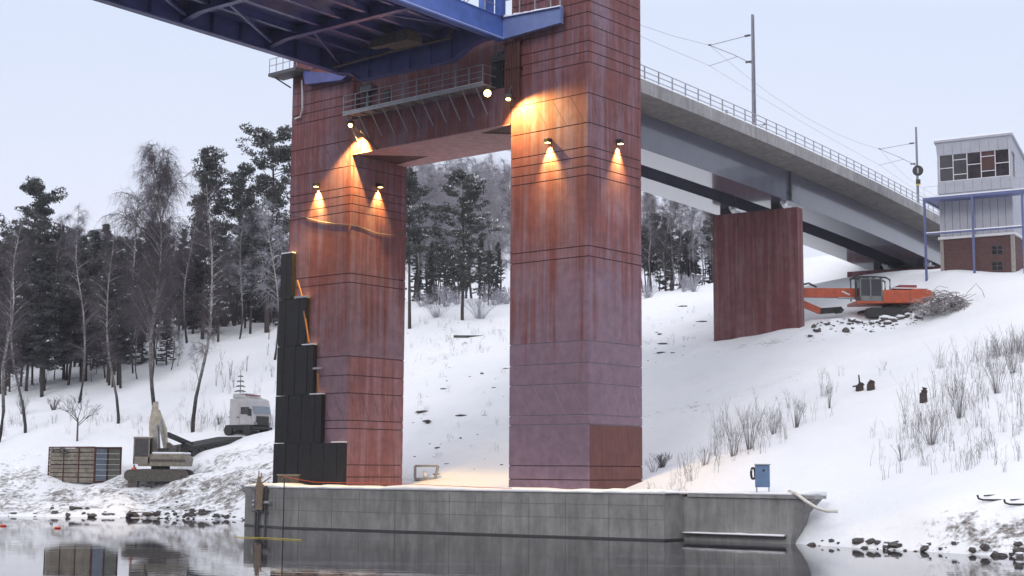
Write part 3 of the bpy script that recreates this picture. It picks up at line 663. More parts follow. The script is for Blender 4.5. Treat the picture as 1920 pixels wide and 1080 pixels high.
# catenary masts
M['mgal']=simple('mast_steel',(.20,.20,.24),.6,.2,.2,3)
def mast(u,o,h,label,side=1,first=None):
    b_=vp(u,o,28.2); d=vdir(u); n_=Vector((-d.y,d.x,0))*side; B=Vector(b_)
    root=thing('catenary_mast',PF,b_,label,'mast','catenary masts on the viaduct')
    m=MB(); w0=.42; w1=.16
    for sg in (-1,1):
        m.beam(B+d*sg*w0/2,B+d*sg*w1/2+Vector((0,0,h)),.12,.12,tuple(n_))
    for k in range(12):
        z=h*(k+.5)/12; w=w0+(w1-w0)*z/h; m.beam(B+d*w/2+Vector((0,0,z)),B-d*w/2+Vector((0,0,z)),.05,.08)
    obj('mast_post',m,M['mgal'],root)
    A=B+n_*3.6
    m=MB(); zt=h-1.5
    m.tube([B+Vector((0,0,zt)),A+Vector((0,0,zt-.25))],.035,5); m.tube([B+Vector((0,0,zt-2.3)),B+n_*1.6+Vector((0,0,zt-1.3)),A+Vector((0,0,zt-.25))],.035,5)
    m.tube([B+n_*1.3+Vector((0,0,zt-1.5)),A+n_*.1+Vector((0,0,zt-1.85))],.025,5)
    obj('cantilever_arm',m,M['gal'],root)
    m=MB()
    for q in (B+n_*.45+Vector((0,0,zt-.03)),B+n_*.4+Vector((0,0,zt-2.05))): m.beam(q-n_*.22,q+n_*.22,.13,.13)
    m.beam(A+Vector((-.1,0,zt-.25)),A+Vector((.1,0,zt-.2)),.12,.12); obj('insulator',m,M['dgal'],root)
    return A+Vector((0,0,zt-.25)),A+Vector((0,0,zt-1.85))
q1=mast(30.1,.75,9.1,'tall lattice catenary mast on the viaduct nearest the right pier leg')
q2=mast(68.0,.75,8.2,'lattice catenary mast carrying a round signal, beside the control building')
q0=mast(-8+14,11.5,7.6,'catenary arm of a mast hidden behind the right pier leg',-1)
q3=mast(48,11.6,7.0,'low distant catenary mast on the far side of the viaduct',-1)
for (a,b_) in ((0,'upper pale overhead wire above the viaduct railing'),(1,'lower overhead contact wire above the viaduct railing')):
    m=MB(); 
    for P,Q in ((vp(-6,4.2,q1[a].z+.1),q1[a]),(q1[a],q2[a]),(q2[a],Vector(vp(98,4.2,q2[a].z)))):
        P=Vector(P); Q=Vector(Q); s=1.2 if a==0 else .2
        m.tube([P+(Q-P)*t-Vector((0,0,4*s*t*(1-t))) for t in (0,.15,.3,.5,.7,.85,1)],.016,4)
    tag(obj('overhead_wire',m,M['gal'],fr=PF),b_,'wire')
root=thing('round_signal',PF,vp(66.0,.3,30.0),'round black railway signal disc with a small yellow-edged box below, on the far mast','signal')
p=at(1721,320,0.0+float(PF.w(*vp(66.0,.3,0))[1])); l=PF.loc(p)
fwd=(Vector((0,0,0))-Vector((p[0],p[1],0))).normalized(); d2=Vector((fwd.dot(Vector((*PF.ax,0))),fwd.dot(Vector((*PF.ay,0))),0))
def disc(m,c,d,r,t,n=20):
    m.tube([Vector(c)-d*t/2,Vector(c)+d*t/2],r,n)
m=MB(); disc(m,l,d2,.5,.12); obj('signal_disc',m,M['sig'],root); 
m=MB(); up=Vector((0,0,1))
for dz in (.17,-.0,-.17): disc(m,Vector(l)+up*dz+d2*.09,d2,.085,.06,12)
obj('signal_lens',m,M['gal'],root)
m=MB(); c=Vector(l)-up*1.05; m.beam(c-d2*.1,c+d2*.1,.42,.4); obj('signal_box',m,M['sig'],root)
m=MB(); c=Vector(l)-up*1.33; m.beam(c-d2*.09,c+d2*.11,.42,.1); obj('warning_strip',m,M['yellow'],root)

# ------------------------------------------------------------------ control building
Ab=at(1764,505,121); BF=Fr(Ab[0],Ab[1],math.atan2(-.523,.852))
def building():
    W=BF.ony(1896,300,0)[0]; D=W*.9
    g=19.0
    root=thing('control_building',BF,(W/2,D/2,20),'pale control building with window cabin on top and brick base, at right edge','building')
    zt=lambda y: BF.ony(1764,y,0)[2]
    zroof=zt(268); zwt=zt(292); zwb=zt(341); zcb=zt(364); zm=zt(447); 
    # brick base
    m=MB(); m.box(.08,W-.08,.08,D-.08,g,zm-.12); obj('brick_base',m,M['brick'],root)
    for x0,y0 in ((0,0),(W-.28,0),(W-.28,D-.3)):
        m=MB(); m.box(x0,x0+.28,y0,y0+.3,g,zm-.12); obj('corner_pilaster',m,M['tanp'],root)
    m=MB(); m.box(-.12,W+.12,-.12,D+.12,zm-.12,zm+.08); obj('cornice',m,M['white'],root)
    for px,py0,py1 in ((1870,462,476),(1870,492,506)):
        a=BF.ony(px-10,py0,.08); b_=BF.ony(px+10,py1,.08)
        m=MB(); m.box(a[0],b_[0],.05,.078,b_[2],a[2]); w_=obj('window',m,M['glass'],root)
        m=MB(); 
        for q in (a[0]-.05,(a[0]+b_[0])/2-.02,b_[0]+.01): m.box(q,q+.045,.02,.05,b_[2]-.04,a[2]+.04)
        for q in (b_[2]-.04,(a[2]+b_[2])/2,a[2]): m.box(a[0]-.05,b_[0]+.055,.018,.0495,q,q+.04)
        obj('frame',m,M['dgal'],w_)
    # middle cladding
    m=MB(); m.box(0.02,W-.02,0.02,D-.02,zm+.08,zcb); m.c=1
    k=.45
    while k<W-.2: m.box(k,k+.03,-.006,.021,zm+.09,zcb-.3); k+=.62
    obj('lower_cladding',m,[M['clad'],M['jc']],root)
    # cabin with sloping roof
    drop=1.5; sk=.25
    m=MB(); pr=[(0,zcb+.0),(0,zwb-.05)]
    m.box(-.03,W+.03,-.05,D,zcb+.01,zwb-.03)
    m.hexa([(-.03,-.05,zwt),(W+.03,-.05,zwt),(W+.03,D,zwt-drop),(-.03,D,zwt-drop),(-.1,-.08,zroof),(W+.06,-.08,zroof),(W+.03,D,zroof-drop),(-.05,D,zroof-drop)])
    for x0,x1,y0,y1 in ((-.02,.12,-.04,.12),(W-.12,W+.02,-.04,.12)): m.box(x0,x1,y0,y1,zwb-.03,zwt+.02)
    m.hexa([(-.02,D-.15,zwb-.03),(W+.02,D-.15,zwb-.03),(W+.02,D,zwb-.03),(-.02,D,zwb-.03),(-.02,D-.15,zwt-drop+.05),(W+.02,D-.15,zwt-drop+.05),(W+.02,D,zwt-drop),(-.02,D,zwt-drop)])
    for x in (-.02,W-.1):
        m.prism([(x,1.2,zwb-.03),(x,D-.15,zwb-.03),(x,D-.15,zwt-drop+.06),(x,1.2,zwt-.28)],(.12,0,0))
    obj('cabin',m,M['clad'],root)
    m=MB(); k=.5
    while k<W-.2: m.box(k,k+.025,-.075,-.051,zwt+.05,zroof-.05); m.box(k+.1,k+.125,-.056,-.0505,zcb+.05,zwb-.08); k+=.75
    obj('panel_joints',m,M['jc'],root)
    m=MB(); o_=.22
    m.hexa([(-o_,-o_,zroof+.002),(W+o_,-o_,zroof+.002),(W+o_,D+o_,zroof-drop),(-o_,D+o_,zroof-drop),(-o_,-o_,zroof+.16),(W+o_,-o_,zroof+.16),(W+o_,D+o_,zroof-drop+.16),(-o_,D+o_,zroof-drop+.16)]); rf=obj('roof',m,M['clad'],root)
    m=MB(); m.hexa([(-o_+.02,-o_+.02,zroof+.162),(W+o_-.02,-o_+.02,zroof+.162),(W+o_-.02,D+o_,zroof-drop+.162),(-o_+.02,D+o_,zroof-drop+.162),(-o_+.06,-o_+.06,zroof+.33),(W+o_-.06,-o_+.06,zroof+.33),(W+o_-.06,D+o_-.1,zroof-drop+.33),(-o_+.06,D+o_-.1,zroof-drop+.33)]); obj('snow_cap',m,M['snow'],rf,bevel=.05)
    # five window bays, transoms at differing heights
    n=5; x0=.14; cw=(W-.28)/n; fr_=[(.5,),(.22,.78),(.45,),(.2,.75),(.5,)]
    H=zwt-zwb
    m=MB(); m.box(.1,W-.1,.10,.14,zwb,zwt); gl=[M['glass']]
    for k in range(n):
        a=x0+k*cw; b_=a+cw
        m=MB(); m.box(a+.03,b_-.03,.06,.075,zwb-.02,zwt+.02); mt=[M['glass'],M['glass'],M['glass'],M['redb'],M['glass']][k]
        win=obj('window',m,mt if k!=3 else M['glass'],root)
        if k==3:
            m=MB(); m.box(a+.06,b_-.06,.05,.059,zwb+H*.3,zwt-.02); obj('blind',m,M['rust2'],win)
        m=MB(); m.box(a-.03,a+.03,-.03,.05,zwb-.03,zwt+.01)
        if k==4: m.box(b_-.045,b_+.045,-.03,.05,zwb-.03,zwt+.01)
        for t in fr_[k]: m.box(a+.03,b_-.03,-.02,.048,zwt-H*t-.03,zwt-H*t+.03)
        m.box(a+.03,b_-.03,-.02,.048,zwb-.03,zwb+.03); obj('frame',m,M['white'],win)
    # side window band and inner back so the cabin is not hollow
    m=MB(); m.box(W-.09,W-.05,.2,1.2,zwb-.02,zwt-.1); obj('window',m,M['glass'],root)
    m=MB(); m.box(.1,W-.1,1.2,1.24,zwb,zwt-.5); obj('inner_wall',m,M['wood'],root)
    # blue steel gallery
    fy=-1.7
    xl=BF.ony(1735,440,fy)[0]; xm=BF.ony(1825,440,fy)[0]; xr=BF.ony(1919,440,fy)[0]
    zp=BF.ony(1735,373,fy)[2]; zmid=BF.ony(1735,439,fy)[2]
    m=MB(); m.box(xl-.1,xr+1.2,fy-.08,fy+.08,zp-.16,zp+.06); m.box(xl-.08,xl+.08,fy+.082,D+1,zp-.16,zp+.06); m.box(xl,xr+1.1,fy+.082,-.08,zp-.1,zp-.02); m.box(xl+.08,-.12,-.08,D+1,zp-.1,zp-.02)
    gl_=obj('gallery_deck',m,M['bluepost'],root)
    m=MB(); m.box(xl-.05,xr+1.2,fy-.05,-.13,zp+.062,zp+.16); obj('snow_cap',m,M['snow'],gl_)
    m=MB(); m.box(xl+.08,xr+1,fy-.07,fy+.07,zmid-.09,zmid+.05); obj('gallery_beam',m,M['bluepost'],root)
    m=MB(); m.box(xl+.08,xr+1,fy-.07,fy+.07,zmid+.052,zmid+.13); obj('snow_cap',m,M['snow'],root)
    for x in (xl,xm,xr):
        m=MB(); m.box(x-.085,x+.085,fy-.075,fy+.075,g,zmid-.092); m.box(x-.085,x+.085,fy-.075,fy+.075,zmid+.13,zp-.162) ; m.box(x-.085,x+.085,fy-.09,fy-.072,g,zp-.162); obj('gallery_post',m,M['bluepost'],root)
    m=MB(); m.box(xl+.55,xl+.7,D*.4,D*.4+.15,g,zp-.1); obj('gallery_post',m,M['bluepost'],root)
    m=MB()
    for h in (1.0,): m.beam((xl,fy,zp+h),(xr+1,fy,zp+h),.02,.02)
    k=xl
    while k<xr+1: m.beam((k,fy,zp),(k,fy,zp+1),.018,.018,(1,0,0)); k+=1.1
    obj('railing',m,M['gal'],root)
building()

# ------------------------------------------------------------------ black stepped sheeting on left leg
root=thing('black_sheeting',PF,(-.1,21.5,2.4),'stepped black protective sheeting on the left leg, widest at the bottom','sheeting')
for (v1,v0,z1,z0) in ((24.62,23.55,17.25,14.26),(24.72,22.15,14.25,11.24),(24.76,21.35,11.23,8.1),(24.82,20.5,8.09,5.1),(24.9,18.45,5.09,2.2)):
    m=MB(); n_=max(2,int((v1-v0)/.55)); 
    for k in range(n_):
        a=v0+(v1-v0)*k/n_; b2=v0+(v1-v0)*(k+1)/n_-.012; o=.02*(k%2)
        m.box(-.36-o,-.05,a,b2,z0,z1-random.random()*.03)
    sp_=obj('sheet_panel',m,M['black'],root)
    m=MB(); m.box(-.37,-.05,v0+.02,min(v1,v0+1.1),z1+.003,z1+.07); obj('snow_strip',m,M['snow'],sp_)
for p0,p1 in (((557,525),(566,556)),((570,583),(579,642)),((596,700),(598,735))):
    m=MB(); a=PF.onx(*p0,-.35); b_=PF.onx(*p1,-.35); m.beam(a,b_,.07,.10); obj('brace',m,M['owood'],root)
m=MB(); a=PF.onx(553,557,-.4); b_=PF.onx(580,556,-.4); m.beam(a,b_,.12,.12); obj('brace',m,M['gal'],root)
m=MB(); a=PF.onx(588,691,-.4); b_=PF.onx(603,690,-.4); m.beam(a,b_,.14,.12); obj('brace',m,M['gal'],root)

# ------------------------------------------------------------------ quay furniture
def qz(x,y): return 2.4
# thin pole at the wall's left corner
P=at(530,905,86.6); m=MB(); m.tube([(P[0],87.2,-.5),(P[0],87.2,2.9)],.035,8); tag(obj('steel_pole',m,M['sig']),'thin black steel pole standing in the water at the quay corner','pole')
# timber and steel fender
FF=Fr(-15.1,89.55,math.atan2(87.6-91.2,-13.5+16.4))
root=thing('ladder_fender',FF,(0,-.2,0),'brown board and steel frame fender hanging on the quay left of the pier','fender')
m=MB(); m.box(-.15,.62,-.34,-.24,1.0,2.55); m.hexa([(-.1,-.34,2.55),(.35,-.34,2.55),(.35,-.24,2.55),(-.1,-.24,2.55),(.05,-.34,3.0),(.3,-.34,3.0),(.3,-.24,3.0),(.05,-.24,3.0)]); obj('board',m,M['wood'],root)
m=MB()
for x in (-.42,-.12,.75): m.beam((x,-.14,-.4),(x,-.14,3.0 if x==-.12 else 2.45),.11,.1,(1,0,0))
for z in (.9,2.2): m.beam((-.95,-.13,z),(.95,-.13,z),.08,.1)
obj('steel_frame',m,M['dgal'],root)
m=MB()
for x,z in ((-.55,1.5),(-.55,1.25),(.9,1.45),(1.15,1.45)): m.tube([(x-.14,-.2,z),(x+.14,-.2,z)],.1,10)
obj('roller',m,M['gal'],root)
m=MB(); m.beam((-.2,-.12,2.9),(-.25,-.1,3.35),.05,.05); m.beam((.1,-.12,2.9),(.05,-.1,3.2),.07,.06); m.beam((.2,-.2,2.55),(.9,.1,3.0),.06,.06); m.beam((-.3,0,2.7),(-1.3,.6,3.0),.06,.06); obj('loose_batten',m,M['wood'],root)
# crate beside black sheeting
m=MB(); P=at(545,905,90.5); c=(P[0],90.5)
root=thing('crate',W0,(c[0],c[1],2.35),'small brown box on the quay at the foot of the black sheeting','crate')
m=MB(); m.box(c[0]-.75,c[0]+.5,c[1]-.4,c[1]+.4,2.35,3.05); obj('crate_body',m,M['mud'],root,bevel=.02); m=MB(); m.box(c[0]-.8,c[0]+.55,c[1]-.45,c[1]+.45,3.052,3.14); obj('lid',m,M['tan'],root)
# orange safety tape
m=MB(); pts=[at(531,893,88.2),at(560,899,88),at(590,904,87.6),at(640,905,86),at(700,905,84.4),at(760,907,82.6),at(860,912,79.5),at(960,916,77.5)]
for a,b_ in zip(pts[:-1],pts[1:]): m.beam(a,b_,.01,.025)
tag(obj('barrier_tape',m,M['ored']),'orange barrier tape strung low along the snowy quay edge','tape')
# blue cabinet
P=at(1430,915,73.6); g=2.42
CF=Fr(P[0],73.6,R(-12))
root=thing('electrical_cabinet',CF,(0,0,g),'light blue steel cabinet on four legs standing on the snowy quay','cabinet')
m=MB(); m.box(-.36,.36,-.22,.22,g+.32,g+1.42); bd=obj('cabinet_body',m,M['boxblue'],root,bevel=.02)
m=MB(); m.box(-.32,.32,-.232,-.222,g+.38,g+1.36); dr=obj('door',m,M['boxblue'],root)
m=MB(); m.box(.02,.12,-.245,-.233,g+1.1,g+1.2); obj('handle',m,M['sig'],dr)
m=MB(); m.box(-.4,.4,-.27,.27,g+1.423,g+1.47); obj('roof',m,M['gal'],root)
for x in (-.32,.28):
    for y in (-.19,.15): m=MB(); m.box(x,x+.05,y,y+.05,g-.1,g+.318); obj('leg',m,M['gal'],root)
m=MB(); 
for k in range(3): m.tube([(-.42-.05*k+0*math.cos(t),.0+.02*k+0,g+.95) if False else (-.42-.04*k+.10*math.cos(t),-.05+.03*k,g+1.0+.3*math.sin(t)) for t in [i*2*math.pi/16 for i in range(17)]],.022,5)
tag(obj('cable_coil',m,M['rubber'],fr=CF),'coiled dark cable hanging on the left side of the blue cabinet','cable')
# white hose over the wall end
a=at(1492,926,71.9)
m=MB(); m.tube([at(1480,921,72.6),at(1494,927,71.9),at(1510,939,71.3),at(1530,952,71.0),at(1550,958,70.9),at(1570,959,71.0)],.085,10)
tag(obj('hose',m,M['hose'],smooth=True),'thick white hose curving off the right end of the quay wall onto snow','hose')
# red/white marks on the wall face
# concrete ring (white box with opening) behind portal
P=at(800,870,96); PQ=Fr(P[0],96,R(8)); g=lz(P[0],96)
root=thing('concrete_frame',PQ,(0,0,g),'small open concrete frame element lying in the snow between the legs','concrete element')
m=MB(); w_,h=.75,.42; z=g+.45
m.prism([(-w_,-.3,z-h),(w_*.75,-.3,z-h),(w_,-.3,z+h),(-w_,-.3,z+h)],(0,.12,0))
m=MB()
for a,b_ in (((-w_,z-h),(w_*.75,z-h)),((w_*.75,z-h),(w_,z+h)),((w_,z+h),(-w_,z+h)),((-w_,z+h),(-w_,z-h))): m.beam((a[0],0,a[1]),(b_[0],0,b_[1]),.5,.14,(0,0,1) if abs(a[0]-b_[0])>.4 else (1,0,0))
obj('frame_ring',m,M['deckc'],root)
m=MB(); m.blob((-.1,0,z-.15),.5,.2,.28,4); obj('snow_lump',m,M['snow'],root,smooth=True)
# mooring skid at right
for k,(px,py) in enumerate(((1855,925),(1905,925))):
    P=at(px,py,67.5-k); x,y=P[0],P[1]; g=lz(x,y); m=MB()
    m.tube([(x-.55,y,g+.28),(x-.5,y,g+.12),(x-.3,y,g+.06),(x+.55,y-.1,g+.06)],.05,6); m.tube([(x-.1,y+.5,g+.25),(x+.5,y+.5,g+.28)],.03,5)
    tag(obj('steel_skid',m,M['sig']),['bent black steel bar on the snow by the right bank, left one of two','bent black steel bar on the snow at the right picture edge'][k],'steel bar',group='bent steel bars on the right bank')
# floating things
for k,(px,py) in enumerate(((6,985),(108,989))):
    P=atz(px,py,.05); m=MB(); m.lathe((P[0],P[1],-.02),[(.0,0),(.16,.02),(.2,.07),(.12,.12),(0.01,.13)],12)
    tag(obj('buoy',m,M['ored']),['small orange float on the water at the left picture edge','small orange float on the water below the slatted container'][k],'float',group='orange floats on the canal')
m=MB(); p=[atz(x,y,.03) for x,y in ((440,1006),(457,1007),(500,1008.5),(530,1010),(565,1012))]
m.tube(p,.018,5); tag(obj('floating_rope',m,M['yellow']),'yellow rope floating on the water in front of the quay corner','rope')

# ------------------------------------------------------------------ left bank: container, excavator, truck
def container():
    A=at(175,908,110.4); B=at(90,897,113.6)
    g=lz(A[0],A[1])+.1; a=math.atan2(B[1]-A[1],B[0]-A[0]); L=math.hypot(B[1]-A[1],B[0]-A[0])
    CFr=Fr(A[0],A[1],a)          # x runs left along the long side; y -> toward camera-left (cross product), so depth is -y
    root=thing('slatted_container',CFr,(L/2,-1.2,g),'open-topped brown slatted container with a blue panelled end on the left bank','container')
    H=2.65; D=-2.5
    m=MB(); 
    for k in range(8): z=g+.12+k*(H-.15)/8; m.box(.08,L,-.09,-.02,z,z+.235+.02*(k%3))
    m.box(0,L,D,-.02,g,g+.1)
    obj('long_side',m,M['woodc'],root)
    m=MB(); m.box(.1,L-.05,-.16,-.10,g+.1,g+H-.15); obj('gap_shade_sheet',m,M['rubber'],root)  # dark sheet added behind the slats so their gaps look shaded
    m=MB()
    for k in range(8): z=g+.12+k*(H-.15)/8; m.box(.08,L,D+.02,D+.09,z,z+.318)
    for k in range(8): z=g+.12+k*(H-.15)/8; m.box(L-.08,L-.01,D,-.1,z,z+.285)
    obj('long_side',m,M['woodc'],root)
    m=MB()
    for k in range(6): z=g+.15+k*(H-.2)/6; m.box(0.0,.05,D*.46,-.1,z,z+.37)
    obj('end_panel',m,M['dblue'],root,label='blue ribbed end panel')
    m=MB()
    for k in range(6): z=g+.15+k*(H-.2)/6; m.box(0.0,.05,D+.1,D*.52,z,z+.37)
    obj('end_panel',m,M['olive'],root,label='dark olive ribbed end panel')
    m=MB()
    for x,y in ((-.03,-.08),(-.03,D*.5),(-.03,D+.02)): m.box(x,x+.12,y-.06,y+.06,g,g+H)
    m.box(-.04,.1,D,0,g+H-.1,g+H+.02); m.box(-.04,.1,D,0,g,g+.14)
    for k in range(1,4): m.box(L*k/3-.03,L*k/3+.03,-.02,.04,g,g+H)
    m.beam((0,0,g+H),(L,0,g+H-.0),.1,.1); m.beam((0,D,g+H),(L,D,g+H),.1,.1)
    obj('steel_frame',m,M['rust'],root)
    m=MB()
    for k in range(6): z=g+.15+k*(H-.2)/6+.375; m.box(-.03,.0,D+.15,-.15,z,z+.03)
    obj('snow_strip',m,M['snow'],root)
M['woodc']=simple('grey_brown_slats',(.19,.165,.13),.85,0,.35,3,.2); M['dblue']=simple('dusty_blue_panel',(.15,.185,.235),.7,0,.2,3); M['olive']=simple('olive_panel',(.14,.145,.11),.8,0,.3,4)
container()
root=thing('scrap_load',W0,tuple(at(145,850,112.3)),'scrap timber heaped just inside the rim of the slatted container','scrap'); rr=random.Random(9)
for k in range(16):
    px=rr.uniform(98,200); a=at(px,rr.uniform(841,849),112.2); b2=at(px+rr.uniform(-22,22),rr.uniform(839,850),112.4); m=MB(); m.beam(a,b2,.12,.06); obj('plank',m,M['mud'],root)
def track(m,x0,x1,y0,y1,z0,h):
    # stadium section swept across width
    r=h/2; pts=[]
    for k in range(9): t=math.pi/2+math.pi*k/8; pts.append((x0+r+r*math.cos(t),z0+r+r*math.sin(t)))
    for k in range(9): t=-math.pi/2+math.pi*k/8; pts.append((x1-r+r*math.cos(t),z0+r+r*math.sin(t)))
    m.prism([(x,y0,z) for x,z in pts],(0,y1-y0,0))
    L=x1-x0
    for k in range(int(L/.2)):
        x=x0+r+.05+k*.2
        if x<x1-r: m.box(x,x+.09,y0-.01,y1+.01,z0-.03,z0+.003); m.box(x,x+.09,y0-.01,y1+.01,z0+h-.003,z0+h+.03)
def left_excavator():
    A=at(300,906,111); g=lz(A[0],A[1])+.08; EF=Fr(A[0],A[1],R(180))   # +x = picture left, +y toward camera
    root=thing('excavator',EF,(0,0,g),'dirty beige tracked excavator with raised folded arm on the left bank','excavator')
    for y0,y1 in ((.75,1.35),(-1.35,-.75)):
        m=MB(); track(m,-2.3,2.4,y0,y1,g,.85); t=obj('track',m,M['mud'],root)
        for k in range(5): m=MB(); m.lathe((-1.7+k*.85,y1 if y1>0 else y0,g+.38),[(.24,0),(.24,.04 if y1>0 else -.04)],12,'y'); obj('roller',m,M['mud'],t)
    m=MB(); m.box(-1.2,1.2,-.8,.8,g+.45,g+.9); m.lathe((0,0,g+.85),[(.7,0),(.7,.25)],16); obj('undercarriage',m,M['mud'],root)
    m=MB(); m.prism([(-2.1,1.3,g+1.1),(1.4,1.3,g+1.1),(1.4,1.3,g+1.5),(.5,1.3,g+2.0),(-1.9,1.3,g+2.0),(-2.2,1.3,g+1.7)],(0,-2.6,0)); obj('house',m,M['tan'],root,bevel=.05)
    m=MB(); m.box(-2.12,1.3,1.3,1.32,g+1.42,g+1.62); obj('dark_band',m,M['mud'],root)
    m=MB(); m.box(-2.0,.4,-1.2,1.2,g+2.003,g+2.16); obj('snow_cap',m,M['snow'],root,bevel=.05)
    m=MB(); m.box(-.6,-.0,-.4,1.0,g+2.0,g+2.45) ; obj('engine_cover',m,M['rubber'],root)
    m=MB(); x0,x1,y0,y1,z0,z1=.55,1.75,.3,1.35,g+1.3,g+3.15
    for x in (x0,x1-.09):
        for y in (y0,y1-.09): m.box(x,x+.09,y,y+.09,z0,z1)
    m.box(x0,x1,y0,y1,z0-.05,z0+.5); m.box(x0-.03,x1+.03,y0-.03,y1+.03,z1,z1+.09); cab=obj('cab',m,M['tan'],root)
    m=MB(); m.box(x0+.1,x1-.1,y1-.05,y1-.03,z0+.5,z1); m.box(x1-.05,x1-.03,y0+.1,y1-.1,z0+.5,z1); m.box(x0+.1,x1-.1,y0+.03,y0+.05,z0+.5,z1); obj('window',m,M['glass'],cab)
    m=MB(); m.box(x0,x1,y0,y1,z1+.093,z1+.2); obj('snow_cap',m,M['snow'],cab,bevel=.04)
    # boom up, stick folded
    m=MB(); m.prism([(.1,.0,g+1.9),(.9,.0,g+1.9),(1.0,.0,g+4.4),(.75,.0,g+5.9),(.45,.0,g+6.0),(.3,.0,g+4.3)],(0,-.45,0)); bm=obj('boom',m,M['tanl'],root,bevel=.03)
    m=MB(); m.prism([(.75,.05,g+5.3),(.25,.05,g+5.35),(-.35,.05,g+3.9),(-.5,.05,g+2.2),(-.2,.05,g+2.2),(.1,.05,g+3.6)],(0,-.3,0)); st=obj('stick',m,M['tanl'],root,bevel=.03)
    m=MB(); m.tube([(.2,.2,g+2.3),(.35,.2,g+4.2)],.09,8); m.tube([(-.2,.2,g+2.9),(.1,.2,g+4.6)],.07,8); obj('hydraulic_ram',m,M['gal'],bm)
    m=MB(); m.prism([(-.4,.3,g+2.3),(-.9,.3,g+2.0),(-1.05,.3,g+2.5),(-.5,.3,g+2.9)],(0,-.9,0)); obj('bucket',m,M['mud'],root)
    # exhaust-ish bits
    m=MB(); m.tube([(-1.3,-.4,g+2.1),(-1.3,-.4,g+2.7)],.07,8); obj('exhaust_pipe',m,M['mud'],root)
left_excavator()
def truck():
    a=at(470,814,124); b_=at(340,842,116); g=lz(a[0],a[1]); TF=Fr(a[0],a[1],R(-32))  # +x = forward (picture right)
    tf=TF
    root=thing('truck_tractor',TF,(0,0,g),'silver grey truck cab facing right beside the black sheeting on the left bank','truck')
    m=MB(); m.prism([(-1.35,-1.2,g+.75),(1.2,-1.2,g+.75),(1.26,-1.2,g+1.45),(1.05,-1.2,g+2.3),(.9,-1.2,g+2.85),(.5,-1.2,g+3.0),(-1.35,-1.2,g+2.95)],(0,2.4,0)); cab=obj('cab',m,M['sil'],root,bevel=.04)
    m=MB(); m.prism([(1.275,-1.05,g+1.5),(1.04,-1.05,g+2.18),(.98,-1.05,g+2.2),(.98,-1.05,g+1.5)],(0,2.1,0)) ; m=MB(); m.add([(1.265,-1.0,g+1.72),(1.265,1.0,g+1.72),(1.10,1.0,g+2.32),(1.10,-1.0,g+2.32),(1.15,-1.0,g+1.72),(1.15,1.0,g+1.72),(1.0,1.0,g+2.32),(1.0,-1.0,g+2.32)],[(0,1,2,3),(7,6,5,4),(0,4,5,1),(1,5,6,2),(2,6,7,3),(3,7,4,0)]); obj('windscreen',m,M['glassl'],cab)
    m=MB(); m.prism([(-.1,-1.215,g+1.65),(.9,-1.215,g+1.6),(.8,-1.215,g+2.25),(-.1,-1.215,g+2.25)],(0,.012,0)); obj('window',m,M['glass'],cab); m=MB(); m.box(-.22,-.2,-1.208,-1.199,g+.8,g+2.5); m.box(1.12,1.14,-1.208,-1.199,g+.8,g+1.5); m.box(-.2,1.12,-1.208,-1.199,g+.8,g+.82); obj('door_seam',m,M['dgal'],cab)
    m=MB(); m.box(.95,1.15,-1.5,-1.3,g+1.5,g+2.1); obj('mirror',m,M['rubber'],root)
    m=MB(); m.box(1.2,1.31,-.75,.75,g+.75,g+1.5); obj('grille',m,M['rubber'],root); m=MB(); m.prism([(-1.2,-1.0,g+3.0),(.45,-1.0,g+3.02),(-.2,-1.0,g+3.3),(-1.2,-1.0,g+3.38)],(0,2.0,0)); obj('roof_deflector',m,M['sil'],root,bevel=.03)
    for y in (-.95,.75): m=MB(); m.box(1.25,1.34,y,y+.22,g+.78,g+.98); obj('headlight',m,M['glassl'],root)
    m=MB(); m.box(-.5,-.3,-1.22,-1.205,g+1.35,g+1.45); m.box(1.2,1.36,-1.18,1.18,g+.4,g+.6); obj('bumper',m,M['rubber'],root)
    m=MB(); m.box(-1.9,1.1,-1.1,1.1,g+.35,g+.74); obj('chassis',m,M['rubber'],root)
    for x in (.6,-1.5):
        for y,s in ((-1.22,1),(1.22,-1)):
            m=MB(); m.lathe((x,y,g+.32),[(.3,-.0),(.46,.04*s),(.46,.3*s),(.3,.32*s)],18,'y'); w_=obj('wheel',m,M['rubber'],root)
    m=MB(); m.box(.1,.2,-.9,.9,g+3.22,g+3.32); obj('roof_light_bar',m,M['redb'],root)
    m=MB(); m.box(-1.15,-.3,-.95,.95,g+3.385,g+3.46); obj('snow_cap',m,M['snow'],root)
    # low loader trailer
    p=at(330,842,115.5); q=at(432,822,122.5)
    root=thing('low_loader_trailer',W0,((p[0]+q[0])/2,(p[1]+q[1])/2,(p[2]+q[2])/2-.6),'dark low-loader trailer sloping down from the truck cab to the excavator','trailer')
    P=Vector(p);Q=Vector(q); d=(Q-P).normalized()
    m=MB(); m.beam(P,Q,2.4,.28); obj('trailer_bed',m,M['rubber'],root)
    for k in range(4):
        c=P+d*(.9+k*.95)+Vector((0,0,-.35)); s=d.cross(Vector((0,0,1))).normalized()
        
        for e1,e2 in ((1.2,.85),(-1.2,-.85)): m=MB(); m.tube([c+s*e1,c+s*e2],.42,14); obj('wheel',m,M['rubber'],root)
    a=Vector(at(306,812,113.5)); b2=Vector(at(352,832,116.5))
    m=MB(); m.beam(a,b2,.5,.2); m.beam(a+Vector((0,1,0)),b2+Vector((0,1,0)),.5,.2); obj('loading_ramp',m,M['rubber'],root,label='raised black loading ramp')
    m=MB(); c=Vector(at(352,836,116)); m.blob(c,.7,.5,.35,8); obj('ramp_gear',m,M['rubber'],root)
M['sil']=simple('silver_grey_paint',(.40,.39,.40),.35,0,.12,1.5,0,.4)
truck()
